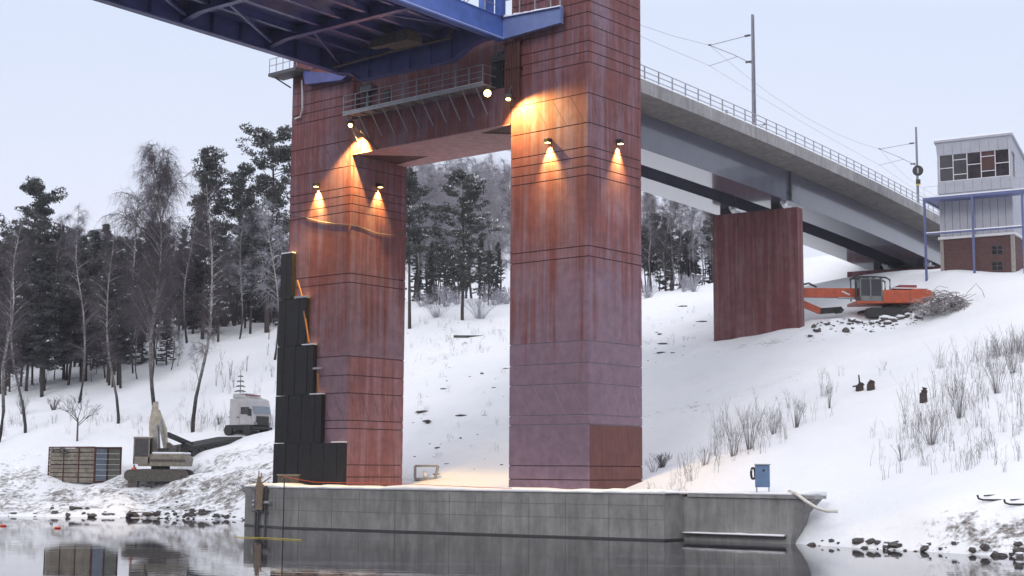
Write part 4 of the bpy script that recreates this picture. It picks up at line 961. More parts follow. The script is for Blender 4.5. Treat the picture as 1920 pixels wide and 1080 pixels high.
P=at(251,888,110); g=lz(P[0],P[1]); root=thing('gas_bottle',W0,(P[0],P[1],g),'orange gas bottle with a dark cap standing left of the beige excavator','gas bottle')
m=MB(); m.lathe((P[0],P[1],P[2]-.25),[(.16,0),(.2,.05),(.2,.6),(.12,.72),(.06,.76)],14); obj('bottle_body',m,M['ored'],root,smooth=True)
m=MB(); m.lathe((P[0],P[1],P[2]+.51),[(.07,0),(.07,.16)],10); obj('cap',m,M['boxblue'],root)
m=MB(); m.box(P[0]-.35,P[0]+.35,P[1]-.3,P[1]+.3,g-.1,P[2]-.253); tag(obj('pallet_block',m,M['mud'],bevel=.02),'muddy block under the orange gas bottle','block')

# ------------------------------------------------------------------ right: orange excavator, scrap, rubble
def right_excavator():
    A=at(1672,590,118); g=A[2]-.25; EF=Fr(A[0],A[1],R(184)); px=1/23.2
    X=lambda x: EF.ony(x,560,1.2)[0]
    root=thing('excavator',EF,(0,0,g),'orange tracked excavator with guarded cab on the snowy hill by the viaduct','excavator')
    for y0,y1 in ((.8,1.4),(-1.4,-.8)):
        m=MB(); track(m,X(1722),X(1622),y0,y1,g-.1,.75); obj('track',m,M['rubber'],root)
    m=MB(); m.box(-.9,.9,-.9,.9,g+.35,g+.8); m.lathe((0,0,g+.6),[(.75,0),(.75,.35)],16); obj('undercarriage',m,M['rubber'],root)
    xb=X(1750); xf=X(1655)
    m=MB(); m.prism([(xb,1.3,g+1.15),(X(1605),1.3,g+.95),(X(1605),1.3,g+1.2),(xf,1.3,g+1.25),(xf,1.3,g+2.1),(xb+1.8,1.3,g+2.15),(xb+1.6,1.3,g+2.25),(xb+.2,1.3,g+2.15),(xb,1.3,g+1.9)],(0,-2.6,0)); hs=obj('house',m,M['orange'],root,bevel=.05)
    m=MB(); m.box(xb+1.9,xb+1.93,1.3,1.31,g+1.15,g+2.1); m.box(xb+3.2,xb+3.22,1.3,1.31,g+1.2,g+2.1); m.box(xb+.1,xb+.9,1.305,1.315,g+1.2,g+1.45); obj('panel_joints',m,M['rust'],hs)
    m=MB(); m.box(xb+1.2,xb+2.6,-1,.8,g+2.26,g+2.6); obj('engine_cover',m,M['redb'],root)
    m=MB(); m.box(xb+.3,xb+3.2,-1.2,1.1,g+2.27,g+2.34); obj('snow_cap',m,M['snow'],root)
    # cab
    x0,x1,y0,y1,z0,z1=xf+.02,X(1612),.2,1.32,g+1.25,g+2.95
    m=MB(); 
    for x in (x0,(x0+x1)/2,x1-.1):
        for y in (y0,y1-.1): m.box(x,x+.1,y,y+.1,z0,z1)
    m.box(x0,x1,y0,y1,z0-.05,z0+.35); m.box(x0,x1,y0,y1,z1,z1+.08); cab=obj('cab',m,M['dframe'],root)
    m=MB(); m.box(x0+.1,x1-.12,y1-.06,y1-.04,z0+.35,z1); m.box(x1-.05,x1-.03,y0+.1,y1-.1,z0+.35,z1); m.box(x0+.1,x1-.12,y0+.04,y0+.06,z0+.35,z1); obj('window',m,M['glassg'],cab)
    m=MB(); m.box(x0+.5,x0+1.0,.5,1.0,z0+.3,z0+.8); m.box(x0+.4,x0+.55,.5,1.0,z0+.3,z0+1.25); obj('seat',m,M['rubber'],cab)
    m=MB(); gt=z1+.12
    for y in (y0-.05,y1+.05): 
        m.tube([(X(1602),y,gt-.1),(X(1602),y,gt+.05),(X(1640),y,gt+.08),(X(1660),y,gt+.03),(X(1668),y,gt-.15),(X(1668),y,g+2.2)],.07,6)
        m.beam((X(1603),y,z0),(X(1603),y,gt),.08,.08,(1,0,0))
    for x in (1602,1607,1615,1622,1628,1640,1655): m.beam((X(x),y0-.05,gt+.04),(X(x),y1+.05,gt+.04),.08,.06)
    obj('cab_guard',m,M['rubber'],root)
    m=MB(); a0=EF.ony(1604,541,0)[2]; b0=EF.ony(1604,559,0)[2]; a1=EF.ony(1500,541,0)[2]; b1=EF.ony(1500,557,0)[2]; xx=X(1468)
    m.prism([(x0-.2,.25,g+1.2),(x1+.2,.25,b0),(xx,.25,b1),(xx+.2,.25,(a1+b1)/2),(xx,.25,a1),(x1+.2,.25,a0),(x0-.2,.25,a0-.1)],(0,-.6,0)); obj('boom',m,M['orange'],root,bevel=.03)
    m=MB(); m.prism([(xx+.1,.2,b1+.1),(xx-.5,.2,b1-.1),(X(1530),.2,g+.1),(X(1520),.2,g+.45)],(0,-.4,0)); m=MB()
    m.beam((xx-.1,0,b1+.2),(X(1545),0,g+.45),.4,.5); obj('stick',m,M['orange'],root)
    m=MB(); m.beam((X(1545),0,g+.45),(X(1585),0,g+.6),.5,.45); m.blob((X(1580),.1,g+.55),.7,.5,.35,3); obj('grapple',m,M['rubber'],root)
    m=MB(); m.tube([(x0+.2,.32,g+1.5),(x1+1.5,.32,b0-.05)],.08,8); obj('hydraulic_ram',m,M['gal'],root)
    m=MB(); m.beam((X(1585),.28,EF.ony(1585,546,.3)[2]),(X(1600),.28,EF.ony(1600,553,.3)[2]),.02,.12); obj('boom_mark',m,M['white'],root)
    m=MB(); m.tube([(X(1540),-.1,a1+.15),(X(1525),-.1,a1+.45),(X(1510),-.1,a1+.3)],.09,6); obj('hose_loop',m,M['dgal'],root)
M['dframe']=simple('dark_cab_frame',(.15,.155,.155),.6); M['glassg']=simple('cab_glass',(.010,.011,.013),.2,0,.3,2,0,.3)
right_excavator()
# tangled rebar heap
m=MB(); r=random.Random(5); c=at(1772,590,113); g=c[2]
for k in range(420):
    th=r.uniform(0,6.28); rad=r.uniform(.1,1)**.7; cx=c[0]+rad*2.5*math.cos(th); cy=c[1]+rad*1.2*math.sin(th); h=2.15*(1-rad*.7)*r.uniform(.1,1)
    L=r.uniform(.5,1.9); d=r.uniform(0,6.28); arch=r.uniform(-.1,.8); tilt=r.uniform(-.5,.5)
    pts=[]
    for i in range(5):
        t=i/4-.5; pts.append((cx+math.cos(d)*t*L,cy+math.sin(d)*t*L,max(g-.3,g+h+tilt*t*L+arch*(.25-t*t)*2)))
    m.tube(pts,r.choice([.014,.02,.028]),4,False)
for (pts,rr) in ((((1800,570),(1815,548),(1830,532),(1842,545),(1850,570),(1846,585)),.018),(((1830,578),(1850,572),(1875,578)),.02),(((1745,548),(1760,536),(1778,540)),.015)):
    m.tube([at(x,y,112.5) for x,y in pts],rr*1.2,4,False)
tag(obj('scrap_wire_heap',m,M['wire']) if 'wire' in M else obj('scrap_wire_heap',m,simple('scrap_steel',(.31,.29,.29),.8,.2,.4,3)),'tangled heap of scrap reinforcing bars behind the orange excavator','scrap heap')
# rubble
m=MB(); r=random.Random(2); s=MB()
for k in range(150):
    t=r.random(); x=22.8+t*11.8+r.gauss(0,.2); y=112.0+t*3.4-abs(r.gauss(0,.95)); g=lz(x,y); sz=.05+.32*r.random()**3
    m.blob((x,y,g+sz*.1),sz*r.uniform(.9,1.6),sz*.9,sz*r.uniform(.5,1.1),k)
    if r.random()<.8: s.blob((x+r.uniform(-.1,.1),y+.02,g+sz*.55),sz*1.35,sz*1.15,sz*.55,k+500)
obj('rubble',m,M['rock'],kind='stuff',label='dark concrete rubble along the crest below the orange excavator',cat='rubble')
obj('rubble_snow',s,M['snow'],kind='stuff',label='snow lying on the rubble crest',cat='snow')
m=MB(); s=MB()
for k in range(135):
    t=r.random(); 
    if k<60: x=20.2-6*0+ (t-.5)*11; x=14.5+t*11; y=float(np.interp(x,SHx,SHy))+r.uniform(-.1,.9)+max(0,(x-19))*r.uniform(0,.35)
    else: x=-45+t*28; y=float(np.interp(x,SHx,SHy))+r.uniform(-.1,1.0)+r.uniform(0,1)**4*4
    g=lz(x,y); sz=.05+.24*r.random()**2; m.blob((x,y,max(g,.0)+sz*.05),sz*r.uniform(1,1.8),sz,sz*.8,k); 
    if r.random()<.65: s.blob((x,y+.03,max(g,.0)+sz*.75),sz*1.1,sz,sz*.35,k+900)
obj('shore_stones',m,M['rock'],kind='stuff',label='dark stones along the waterline of both banks',cat='stones')
obj('shore_snow',s,M['snow'],kind='stuff',label='snow caps on the shore stones',cat='snow')
m=MB()
for k in range(64):
    if k<40: px=r.uniform(765,950); py=r.choice([r.uniform(610,740),r.uniform(700,900)])
    else: px=r.uniform(1212,1330); py=r.uniform(610,760)
    Y=float(np.interp(py,[570,640,700,800,885],[160,138,122,107,97])); P=at(px,py,Y); g=lz(P[0],P[1]); sz=.05+.22*r.random()**3
    m.blob((P[0],P[1],g),sz*r.uniform(1,3.5),sz,sz*.5,k)
P=at(878,633,139); g=lz(P[0],P[1]); m.box(P[0]-1.4,P[0]+1.4,P[1]-.2,P[1]+.2,g,g+.22)
obj('debris',m,M['rock'],kind='stuff',label='scattered stones and timber scraps poking through the hillside snow',cat='debris')
# boulders by the left waterline
for k,(px,py,Y,sz,lab) in enumerate(((150,948,105.5,.5,'dark earth lump at the waterline straight below the slatted container'),(205,958,104,.35,'small dark lump at the waterline below the gas bottle'),(240,962,102.8,.45,'dark lump at the waterline under the left excavator track'),(268,960,103,.75,'larger dark boulder at the waterline below the excavator'),(300,964,102.3,.4,'dark boulder right of the larger one below the excavator'),(345,962,102.4,.6,'wide dark boulder midway between excavator and quay'),(372,960,102.3,.75,'dark boulder second from the quay on the left bank'),(415,968,101.2,.4,'low dark boulder close to the left end of the quay'))):
    P=at(px,py,Y); g=lz(P[0],P[1]); root=thing('boulder',W0,(P[0],P[1],g-.2),lab,'boulder','boulders on the left waterline')
    m=MB(); rr=random.Random(k)
    for j in range(7): m.blob((P[0]+rr.uniform(-1,1)*sz*1.3,P[1]+rr.uniform(-.3,.3),g+rr.uniform(-.1,.35)*sz),sz*rr.uniform(.25,.6),sz*.4,sz*rr.uniform(.2,.45),k*9+j)
    obj('rock_mass',m,M['rock'],root)
    m=MB()
    for j in range(5): m.blob((P[0]+rr.uniform(-1,1)*sz*1.3,P[1]+.1,g+sz*.45),sz*rr.uniform(.3,.6),sz*.4,sz*.16,k*9+j)
    obj('snow_cap',m,M['snow'],root)
# stumps
for k,(px,py,Y,w_,h) in enumerate(((1612,728,94,.25,.5),(1633,727,93.5,.25,.6),(1732,765,86,.22,.85))):
    P=at(px,py,Y); g=lz(P[0],P[1]); m=MB(); m.tube([(P[0],P[1],g-.2),(P[0],P[1],g+h*.6),(P[0]+.08,P[1],g+h)],[w_*1.1,w_,w_*.8],9); m.blob((P[0]+.05,P[1],g+h*.75),w_*1.05,w_,w_*.7,k)
    if k==0: m.beam((P[0]-.45,P[1],g+h*.5),(P[0]+.3,P[1],g+h*.75),.1,.1); m.beam((P[0],P[1],g+h),(P[0]-.05,P[1],g+h+.5),.08,.08)
    tag(obj('tree_stump',m,M['bark']),['snowy branched stump, left of the pair on the right slope','round dark stump, right of the pair on the right slope','upright lone stump at the edge of the reeds, lower right'][k],'stump',group='stumps on the right slope')

# ------------------------------------------------------------------ vegetation
def basis(d):
    d=d/np.linalg.norm(d); a=np.cross(d,[0,0,1.]); 
    if np.linalg.norm(a)<.1: a=np.cross(d,[1.,0,0])
    a/=np.linalg.norm(a); return d,a,np.cross(d,a)
def mesh_of(name,V,Q,mats,mi=None):
    me=bpy.data.meshes.new(name); V=np.asarray(V,float).reshape(-1,3); Q=np.asarray(Q,int)
    k=Q.shape[1]; me.vertices.add(len(V)); me.vertices.foreach_set('co',V.ravel()); me.loops.add(Q.size); me.loops.foreach_set('vertex_index',Q.ravel()); me.polygons.add(len(Q)); me.polygons.foreach_set('loop_start',np.arange(0,Q.size,k)); me.polygons.foreach_set('loop_total',np.full(len(Q),k))
    for m_ in mats: me.materials.append(m_)
    if mi is not None: me.polygons.foreach_set('material_index',np.asarray(mi,int))
    me.update(calc_edges=True); return me
def conifer(seed,h,cb,wid,pine=True,snow=.05,dens=1.0):
    r=np.random.RandomState(seed); V=[];MI=[]
    tm=MB(); lean=r.uniform(-.02,.02,2)
    tm.tube([(lean[0]*z*1.0+.12*math.sin(z*.4+seed),lean[1]*z,z) for z in np.linspace(-1.0,h*.97,9)],list(np.linspace(h*.0135,.03,9)),7)
    limbs=int((62 if pine else 66)*dens)
    for k in range(limbs):
        t=(k+r.rand())/limbs; z=h*(cb+(1-cb)*t)
        if pine: L=wid*(.35+.75*math.sin(math.pi*min(1,.18+t*.8)))*r.uniform(.45,1.25); up=r.uniform(-.05,.5)+.35*t
        else: L=wid*(1-t)**.8*r.uniform(.7,1.15)+.15; up=r.uniform(-.35,-.05)
        a=r.uniform(0,6.283); P0=np.array([lean[0]*z,lean[1]*z,z]); D=np.array([math.cos(a),math.sin(a),up])
        pts=[P0+D*L*s+np.array([0,0,(.12 if pine else .12)*L*s*s]) for s in (0,.4,.75,1)]
        tm.tube(pts,[.05,.035,.02,.01],3,False)
        nc=int((7 if pine else 8)*dens)+2
        for c in range(nc):
            s=r.uniform(.35 if pine else .1,1.05); C=P0+D*L*s+np.array([0,0,.12*L*s*s])+r.normal(0,.13 if pine else .08,3)*np.array([1.6,1.6,.7])*(1+.1*L)
            nl=int(26*dens) if pine else int(18*dens); R_=r.uniform(.4,.8) if pine else r.uniform(.25,.42)
            q=r.normal(0,1,(nl,3)); q/=np.linalg.norm(q,axis=1)[:,None]; q*=r.uniform(.25,1,(nl,1))**.5*R_; q[:,2]*=.5
            ctr=C+q; d1=r.normal(0,1,(nl,3)); d1/=np.linalg.norm(d1,axis=1)[:,None]; d2=np.cross(d1,r.normal(0,1,(nl,3))); d2/=np.linalg.norm(d2,axis=1)[:,None]
            sz=r.uniform(.12,.24,(nl,1)); a_=d1*sz; b2=d2*sz*.45
            V.append(np.stack([ctr-a_,ctr+b2*.6,ctr+a_,ctr-b2],1).reshape(-1,3))
            top=q[:,2]>.05*R_; sc=r.rand()<snow*1.6; MI.append(np.where(top&(r.rand(nl)<.75)&sc,1,0))
    V=np.concatenate(V); MI=np.concatenate(MI); n=len(V)//4
    return tm,mesh_of('crown',V,np.arange(n*4).reshape(-1,4),[M['needle'] if pine else M['needle2'],M['snow']],MI)
def birch(seed,h,cb,wid,droop=.6,dens=1.0,tw='twig',up=(.6,1.6)):
    r=np.random.RandomState(seed); tm=MB(); cm=MB()
    ln=r.uniform(-.05,.05,2); fx=lambda z: np.array([ln[0]*z+.5*(math.sin(z*.3+seed)-math.sin(seed)),ln[1]*z+.2*math.sin(z*.7),z])
    tm.tube([tuple(fx(z)) for z in np.linspace(-1,h,12)],list(np.linspace(h*.0085,.02,12)),6)
    V=[];Q=[]
    def strip(P,D,L,w0,grav):
        # 3-segment tapering thin triangular tube
        nonlocal V,Q
        d,a,b2=basis(D); o=len(V); pts=[]
        for i,s in enumerate((0,.35,.7,1)):
            p=P+D*L*s+np.array([0,0,-grav*L*s*s]); w=w0*(1-.7*s); pts.append(p)
            for q in range(3):
                t=q*2.094; V.append(p+(a*math.cos(t)+b2*math.sin(t))*w)
        for i in range(3):
            for q in range(3): Q.append((o+i*3+q,o+i*3+(q+1)%3,o+(i+1)*3+(q+1)%3,o+(i+1)*3+q))
        return pts
    nb=int(30*dens)
    for k in range(nb):
        t=(k+r.rand())/nb; z=h*(cb+(1-cb)*t*.97); L=wid*(.35+.9*math.sin(math.pi*min(1,.22+.75*t)))*r.uniform(.6,1.2); a=r.uniform(0,6.283)
        D=np.array([math.cos(a),math.sin(a),r.uniform(*up)]); D/=np.linalg.norm(D); P=fx(z)
        tm.tube([tuple(P+D*L*s+np.array([0,0,-.25*L*s*s])) for s in (0,.33,.66,1)],[.05,.035,.022,.01],3,False)
        for j in range(int(8*dens)):
            s=r.uniform(.25,1); P1=P+D*L*s+np.array([0,0,-.25*L*s*s]); d=D*.6+r.normal(0,.55,3); d/=np.linalg.norm(d); L1=L*.45*r.uniform(.5,1.1)
            pp=strip(P1,d,L1,.016,.35*droop)
            for i in range(int(8*dens)):
                s2=r.uniform(.2,1); P2=P1+d*L1*s2+np.array([0,0,-.35*droop*L1*s2*s2]); d3=d*.4+r.normal(0,.5,3)+np.array([0,0,-.6*droop]); d3/=np.linalg.norm(d3)
                strip(P2,d3,r.uniform(.5,1.3),.0085,.3*droop)
    return tm,mesh_of('crown',V,Q,[M[tw]])
PROTO={}
def proto(key,fn,*a,bark='bark',**k):
    tm,cm=fn(*a,**k)
    me=bpy.data.meshes.new('trunk'); me.from_pydata(tm.v,[],tm.f); me.materials.append(M[bark]); me.polygons.foreach_set('use_smooth',[True]*len(tm.f)); me.update()
    PROTO[key]=(me,cm,a[1])
for i in range(3): proto('pine%d'%i,conifer,10+i,20.,(.36,.42,.3)[i],(3.3,2.8,3.9)[i],bark='bark')
proto('pine3',conifer,17,20.,.2,4.3,snow=.10,dens=1.15,bark='bark')
for i in range(3): proto('spruce%d'%i,conifer,20+i,18.,(.02,.22,.08)[i],(2.7,2.3,2.9)[i],pine=False,snow=.012,dens=1.15,bark='bark_grey')
for i in range(4): proto('birch%d'%i,birch,30+i,20.,(.22,.2,.3,.3)[i],(2.6,2.2,2.9,1.8)[i],droop=(.9,.5,.7,.4)[i],bark='birch')
proto('birchL0',birch,50,18.,.3,2.4,droop=.5,tw='ltwig',bark='birch'); proto('birchL1',birch,51,18.,.35,2.0,droop=.3,tw='ltwig',bark='birch')
proto('droopy',birch,60,20.,.3,4.0,droop=1.1,dens=1.7,up=(1.2,3.2),bark='birch')
def tree(key,px,ytop,Y,label,cat='tree',group=None,ybase=None,rot=None,wide=1,lean=0,name=None):
    x=at(px,600,Y)[0]; g=lz(x,Y)-.15
    P=at(px,ytop,Y); h=P[2]-g
    tme,cme,H=PROTO[key]; s=h/H
    nm=name or ('pine_tree' if key.startswith('pine') else 'spruce_tree' if key.startswith('spruce') else 'birch_tree')
    o=bpy.data.objects.new(nm,None); COL.objects.link(o); o.location=(x,Y,g); o.rotation_euler=(0,R(lean),0); o.scale=(s*wide,s*wide,s)
    o.rotation_euler=(0,R(lean),random.uniform(0,6.28) if rot is None and not lean else (rot or 0))
    for n_,me in (('trunk',tme),('crown',cme)):
        c=bpy.data.objects.new(n_,me); COL.objects.link(c); c.parent=o
    tag(o,label,cat,group); return o
G1='bare birches at the front edge of the left wood'
for a in (('birch0',62,455,122,'bare leaning birch at the far left whose foot stands nearest the slatted container'),):
    pass
FG=[('birch3',58,440,122.5,-4,'bare birch with leaning trunk above and left of the slatted container'),
 ('birch1',155,420,131,-2,'bare birch rising behind the small bare sapling at left'),
 ('birch3',230,430,124.5,-2,'slim bare birch directly above the right end of the container'),
 ('birch2',288,470,137,0,'thin birch uphill of the raised arm of the beige excavator'),
 ('droopy',300,300,126,-1.5,'tallest bare birch, its drooping crown highest in the middle of the left wood'),
 ('birch3',368,345,125,0,'straight slim birch between the excavator arm and the truck cab'),
 ('birch0',262,330,150,0,'broad bare birch crown just left of the tallest birch'),
 ('birchL0',517,380,142,-3,'pale frosted birch right beside the black sheeting'),
 ('birchL1',450,400,150,2,'pale frosted birch standing behind the truck cab'),
 ('birch1',8,400,121,0,'bare birch at the very left picture edge'),
 ('birch2',105,400,152,0,'bare birch crown showing above the dark wood at left'),
 ('birchL0',140,385,158,0,'pale bare birch crown rising above the wood right of the left pine'),
 ('birchL1',190,430,156,0,'low pale bare birch crown beside the gap in the treetops')]
for k,px,yt,Y,ln,lab in FG: tree(k,px,yt,Y,lab,group=G1,lean=ln)
r=random.Random(41)
for k in range(24):
    px=-15+r.random()*250; tree(r.choice(['spruce1','spruce1','pine1','pine0']),px,r.uniform(470,560),r.uniform(134,143),'dark slender conifer low on the slope at the far left edge of the wood',group='slender conifers low on the left slope',name='conifer',wide=r.uniform(.8,1.1))
r=random.Random(31)
for k in range(26):
    px=r.uniform(-10,345); tree(r.choice(['birch0','birch1','birch2']),px,r.uniform(540,640),r.uniform(139,150),'thin young bare tree at the dark edge of the left wood',group='young bare trees edging the left wood',name='young_tree',wide=r.uniform(1,1.6))
for k in range(12):
    px=r.uniform(0,540); tree(r.choice(['birch0','birch2','birch1']),px,r.uniform(400,480) if px<330 else r.uniform(350,450),r.uniform(150,168),'tall bare birch mixed into the dark left wood',group='bare birches mixed into the left wood',wide=r.uniform(.9,1.2))
tree('birchL1',378,640,134.5,'short leaning birch stem behind the straight slim birch',group=G1,lean=-8)
# pines of the left wood
for k,px,yt,Y,wd,lab in (('pine0',70,350,152,1,'dark pine rising above the wood at far left'),('pine1',382,290,152,.8,'narrow ragged pine right of the tallest birch'),
 ('pine2',500,258,152,1.05,'tallest broad dark pine right beside the upper left leg'),('pine0',440,315,158,.8,'smaller pine between the ragged pine and the tall pine'),('pine3',470,400,152,.9,'dense lower pine in front of the tall pine'),('pine3',410,425,150,.8,'dense lower pine under the ragged narrow pine')):
    tree(k,px,yt,Y,lab,group='pines of the left wood',wide=wd)
r=random.Random(11); G='dark conifers filling the left wood'
pts=[]
for row,(Y,y0,dy,st) in enumerate(((147,560,50,30),(156,475,45,24),(164,520,45,24),(172,450,30,24),(186,455,25,26),(205,480,20,30))):
    px=-30+r.uniform(0,20)
    while px<545:
        yt=y0+r.uniform(-dy,dy)
        if row==0 and px>330: yt+=0
        if 195<px<235: yt=max(yt,452)
        if Y<150 and px>330: px+=st; continue
        tree(r.choice(['spruce0','spruce1','spruce2','pine1']),px,yt,Y+r.uniform(-4,4),'tall dark conifer in the dense wood behind the front birches',group=G,wide=r.uniform(.9,1.3),name='conifer'); px+=st*r.uniform(.7,1.3)
# young spruce behind truck, small sapling, bushes
root=None
P=at(450,752,128); g=lz(P[0],128); h=at(450,694,128)[2]-g; m=MB(); m.tube([(0,0,0),(0,0,h)],[.06,.02],6)
cm=MB(); r2=random.Random(3)
for k in range(9):
    z=h*(.1+.88*k/9); L=.95*(1-k/9.5)+.1
    for j in range(9):
        a=j*.7+k*.37; q=(math.cos(a)*L,math.sin(a)*L,z-.22*L); cm.tube([(0,0,z),(q[0]*.5,q[1]*.5,z-.02),q],[.05,.06,.02],4)
o=thing('young_spruce',W0,(P[0],128,g),'small snowy layered spruce just above the truck cab','tree'); m.v=[(x+P[0],y+128,z+g) for x,y,z in m.v]; cm.v=[(x+P[0],y+128,z+g) for x,y,z in cm.v]
obj('trunk',m,M['bark'],o); obj('crown',cm,simple('snowy_spruce',(.16,.17,.17),.9,0,.5,4),o)
def shrub(px,py,Y,h,sp,n,seed,label,name='bare_shrub',mt='twig',cat='shrub',group=None,w=.018):
    P=at(px,py,Y); g=lz(P[0],Y); m=MB(); r=random.Random(seed)
    for k in range(n):
        a=r.uniform(0,6.28); t=r.uniform(.1,1); D=(math.cos(a)*sp*t,math.sin(a)*sp*t)
        hh=h*r.uniform(.55,1); b=(P[0]+D[0]*.15,Y+D[1]*.15,g-.1); q=(P[0]+D[0]*.5,Y+D[1]*.5,g+hh*.55); e_=(P[0]+D[0],Y+D[1],g+hh)
        m.tube([b,q,e_],[w,w*.7,w*.35],3,False)
        for j in range(3):
            s=r.uniform(.3,.9); c=[q[i]+(e_[i]-q[i])*s for i in range(3)]; m.tube([c,(c[0]+r.uniform(-.3,.3)*h*.4,c[1]+r.uniform(-.3,.3)*h*.4,c[2]+r.uniform(.1,.3)*h)],[w*.5,w*.25],3,False)
    return obj(name,m,M[mt],label=label,cat=cat,group=group)
# sapling with single stem
P=at(145,820,120.5); g=lz(P[0],120.5); root=thing('bare_sapling',W0,(P[0],120.5,g),'small bare branching sapling on the snow above the slatted container','sapling')
m=MB(); m.tube([(P[0],120.5,g-.2),(P[0]-.02,120.5,g+1.9)],[.09,.06],6); obj('trunk',m,M['twig'],root)
m=MB(); r=random.Random(4)
def br(p,d,L,w_,lv):
    q=(p[0]+d[0]*L,p[1]+d[1]*L,p[2]+d[2]*L); m.tube([p,q],[w_,w_*.6],3,False)
    if lv:
        for k in range(3):
            dd=Vector(d)+Vector((r.gauss(0,.45),r.gauss(0,.45),r.gauss(0.05,.25))); dd.normalize(); s=r.uniform(.5,1); br([p[i]+(q[i]-p[i])*s for i in range(3)],tuple(dd),L*.68,w_*.6,lv-1)
for k in range(6):
    a=k*1.05; br((P[0]-.02,120.5,g+1.2+.12*k),(math.cos(a)*.75,math.sin(a)*.75,.7),1.3,.04,3)
obj('crown',m,M['twig'],root)
for i,a in enumerate(((100,775,129,1.1,.8,30,'dark low bush on the snow behind the bare sapling'),(42,775,129,1.4,.7,30,'dark low bush among the trunks at far left'),(200,650,150,2.5,2.5,60,'dark undergrowth bush inside the left wood'),(262,630,152,2.2,2.6,60,'dark undergrowth bush at the wood edge left of the slope'),(410,780,127,.8,.4,14,'tiny dark shrub left of the truck cab'),(900,585,150,2.4,2.5,70,'snowy tangled shrub right of the big pine trunk'),(820,590,150,1.8,2.4,50,'snowy tangled shrub left of the big pine trunk'),(1240,862,88,.9,.9,40,'twiggy bush at the foot of the right leg'),(470,885,103,.9,1.6,30,'brushwood left of the quay fender'),(500,890,96,.8,1.2,24,'twiggy brush on the quay behind the fender'))):
    shrub(a[0],a[1],a[2],a[3],a[4],a[5],i,a[6],mt='ltwig' if i in(5,6) else 'twig')
for k in range(22):
    r=random.Random(k+170); px=r.uniform(335,530); shrub(px,612,r.uniform(158,168),r.uniform(1.8,3.2),2.2,34,k+300,'dark bare thicket bush under the pines of the left wood',name='thicket_bush',group='thicket bushes under the left pines',w=.03)
for k in range(16):
    r=random.Random(k+270); px=r.uniform(765,955) if k<11 else r.uniform(1212,1335); shrub(px,590,r.uniform(157,166),r.uniform(1.2,2.4),1.8,30,k+400,'frosted bare bush at the foot of the far wood',name='frosted_bush',group='frosted bushes along the far wood edge',mt='ltwig',w=.028)
for k in range(16):
    r=random.Random(k+70); px=r.uniform(395,528); py=r.uniform(640,790); shrub(px,py,float(np.interp(py,[610,740,806],[157,134,124])),r.uniform(.8,2.2),.35,4,k+100,'thin bare seedling on the snowy slope behind the truck',name='bare_seedling',group='thin seedlings on the left slope',w=.014)
# trees seen through the portal and right of the pier
tree('pine3',868,332,149,'big dark pine framed between the two pier legs',wide=.95,rot=.5)
tree('pine1',768,325,146,'dark pine half hidden behind the left leg, inside the portal',wide=.9)
r=random.Random(21)
for k in range(40):
    px=750+r.random()*215; tree(r.choice(['birchL0','birchL1','birch1']),px,r.uniform(285,330),r.uniform(168,200),'pale bare birch in the thin wood seen through the portal',group='birches seen through the portal',wide=r.uniform(.9,1.3))
for k in range(9):
    tree(r.choice(['spruce0','spruce2','pine1']),r.choice([r.uniform(755,800),r.uniform(880,960),r.uniform(790,860)]),r.uniform(430,480),r.uniform(158,170),'low dark conifer in the wood seen through the portal',group='conifers seen through the portal',name='conifer')
for k in range(22):
    px=1195+r.random()*150; tree(r.choice(['birchL0','birchL1','birch1','birch2']),px,355+(px-1207)*.25+r.uniform(-15,20),r.uniform(172,200),'pale bare birch in the wood right of the right leg',group='birches right of the right leg',wide=r.uniform(.8,1.2))
for k in range(14):
    px=1195+r.random()*150; tree(r.choice(['spruce0','spruce2','pine1','pine0']),px,r.uniform(395,450),r.uniform(170,182),'dark conifer in the wood right of the right leg',group='conifers right of the right leg',name='conifer')
r=random.Random(77)
for k in range(44):
    px=r.choice([r.uniform(560,740),r.uniform(965,1200),r.uniform(1345,1480)]); c_=k%2
    tree(r.choice(['spruce0','spruce2','pine1','pine0']) if c_ else r.choice(['birchL0','birch1','birchL1']),px,r.uniform(380,450) if c_ else r.uniform(320,390),r.uniform(166,190),'tree of the wood on the hill, hidden behind the red pier walls',group='trees of the wood hidden behind the piers',name='conifer' if c_ else 'birch_tree')
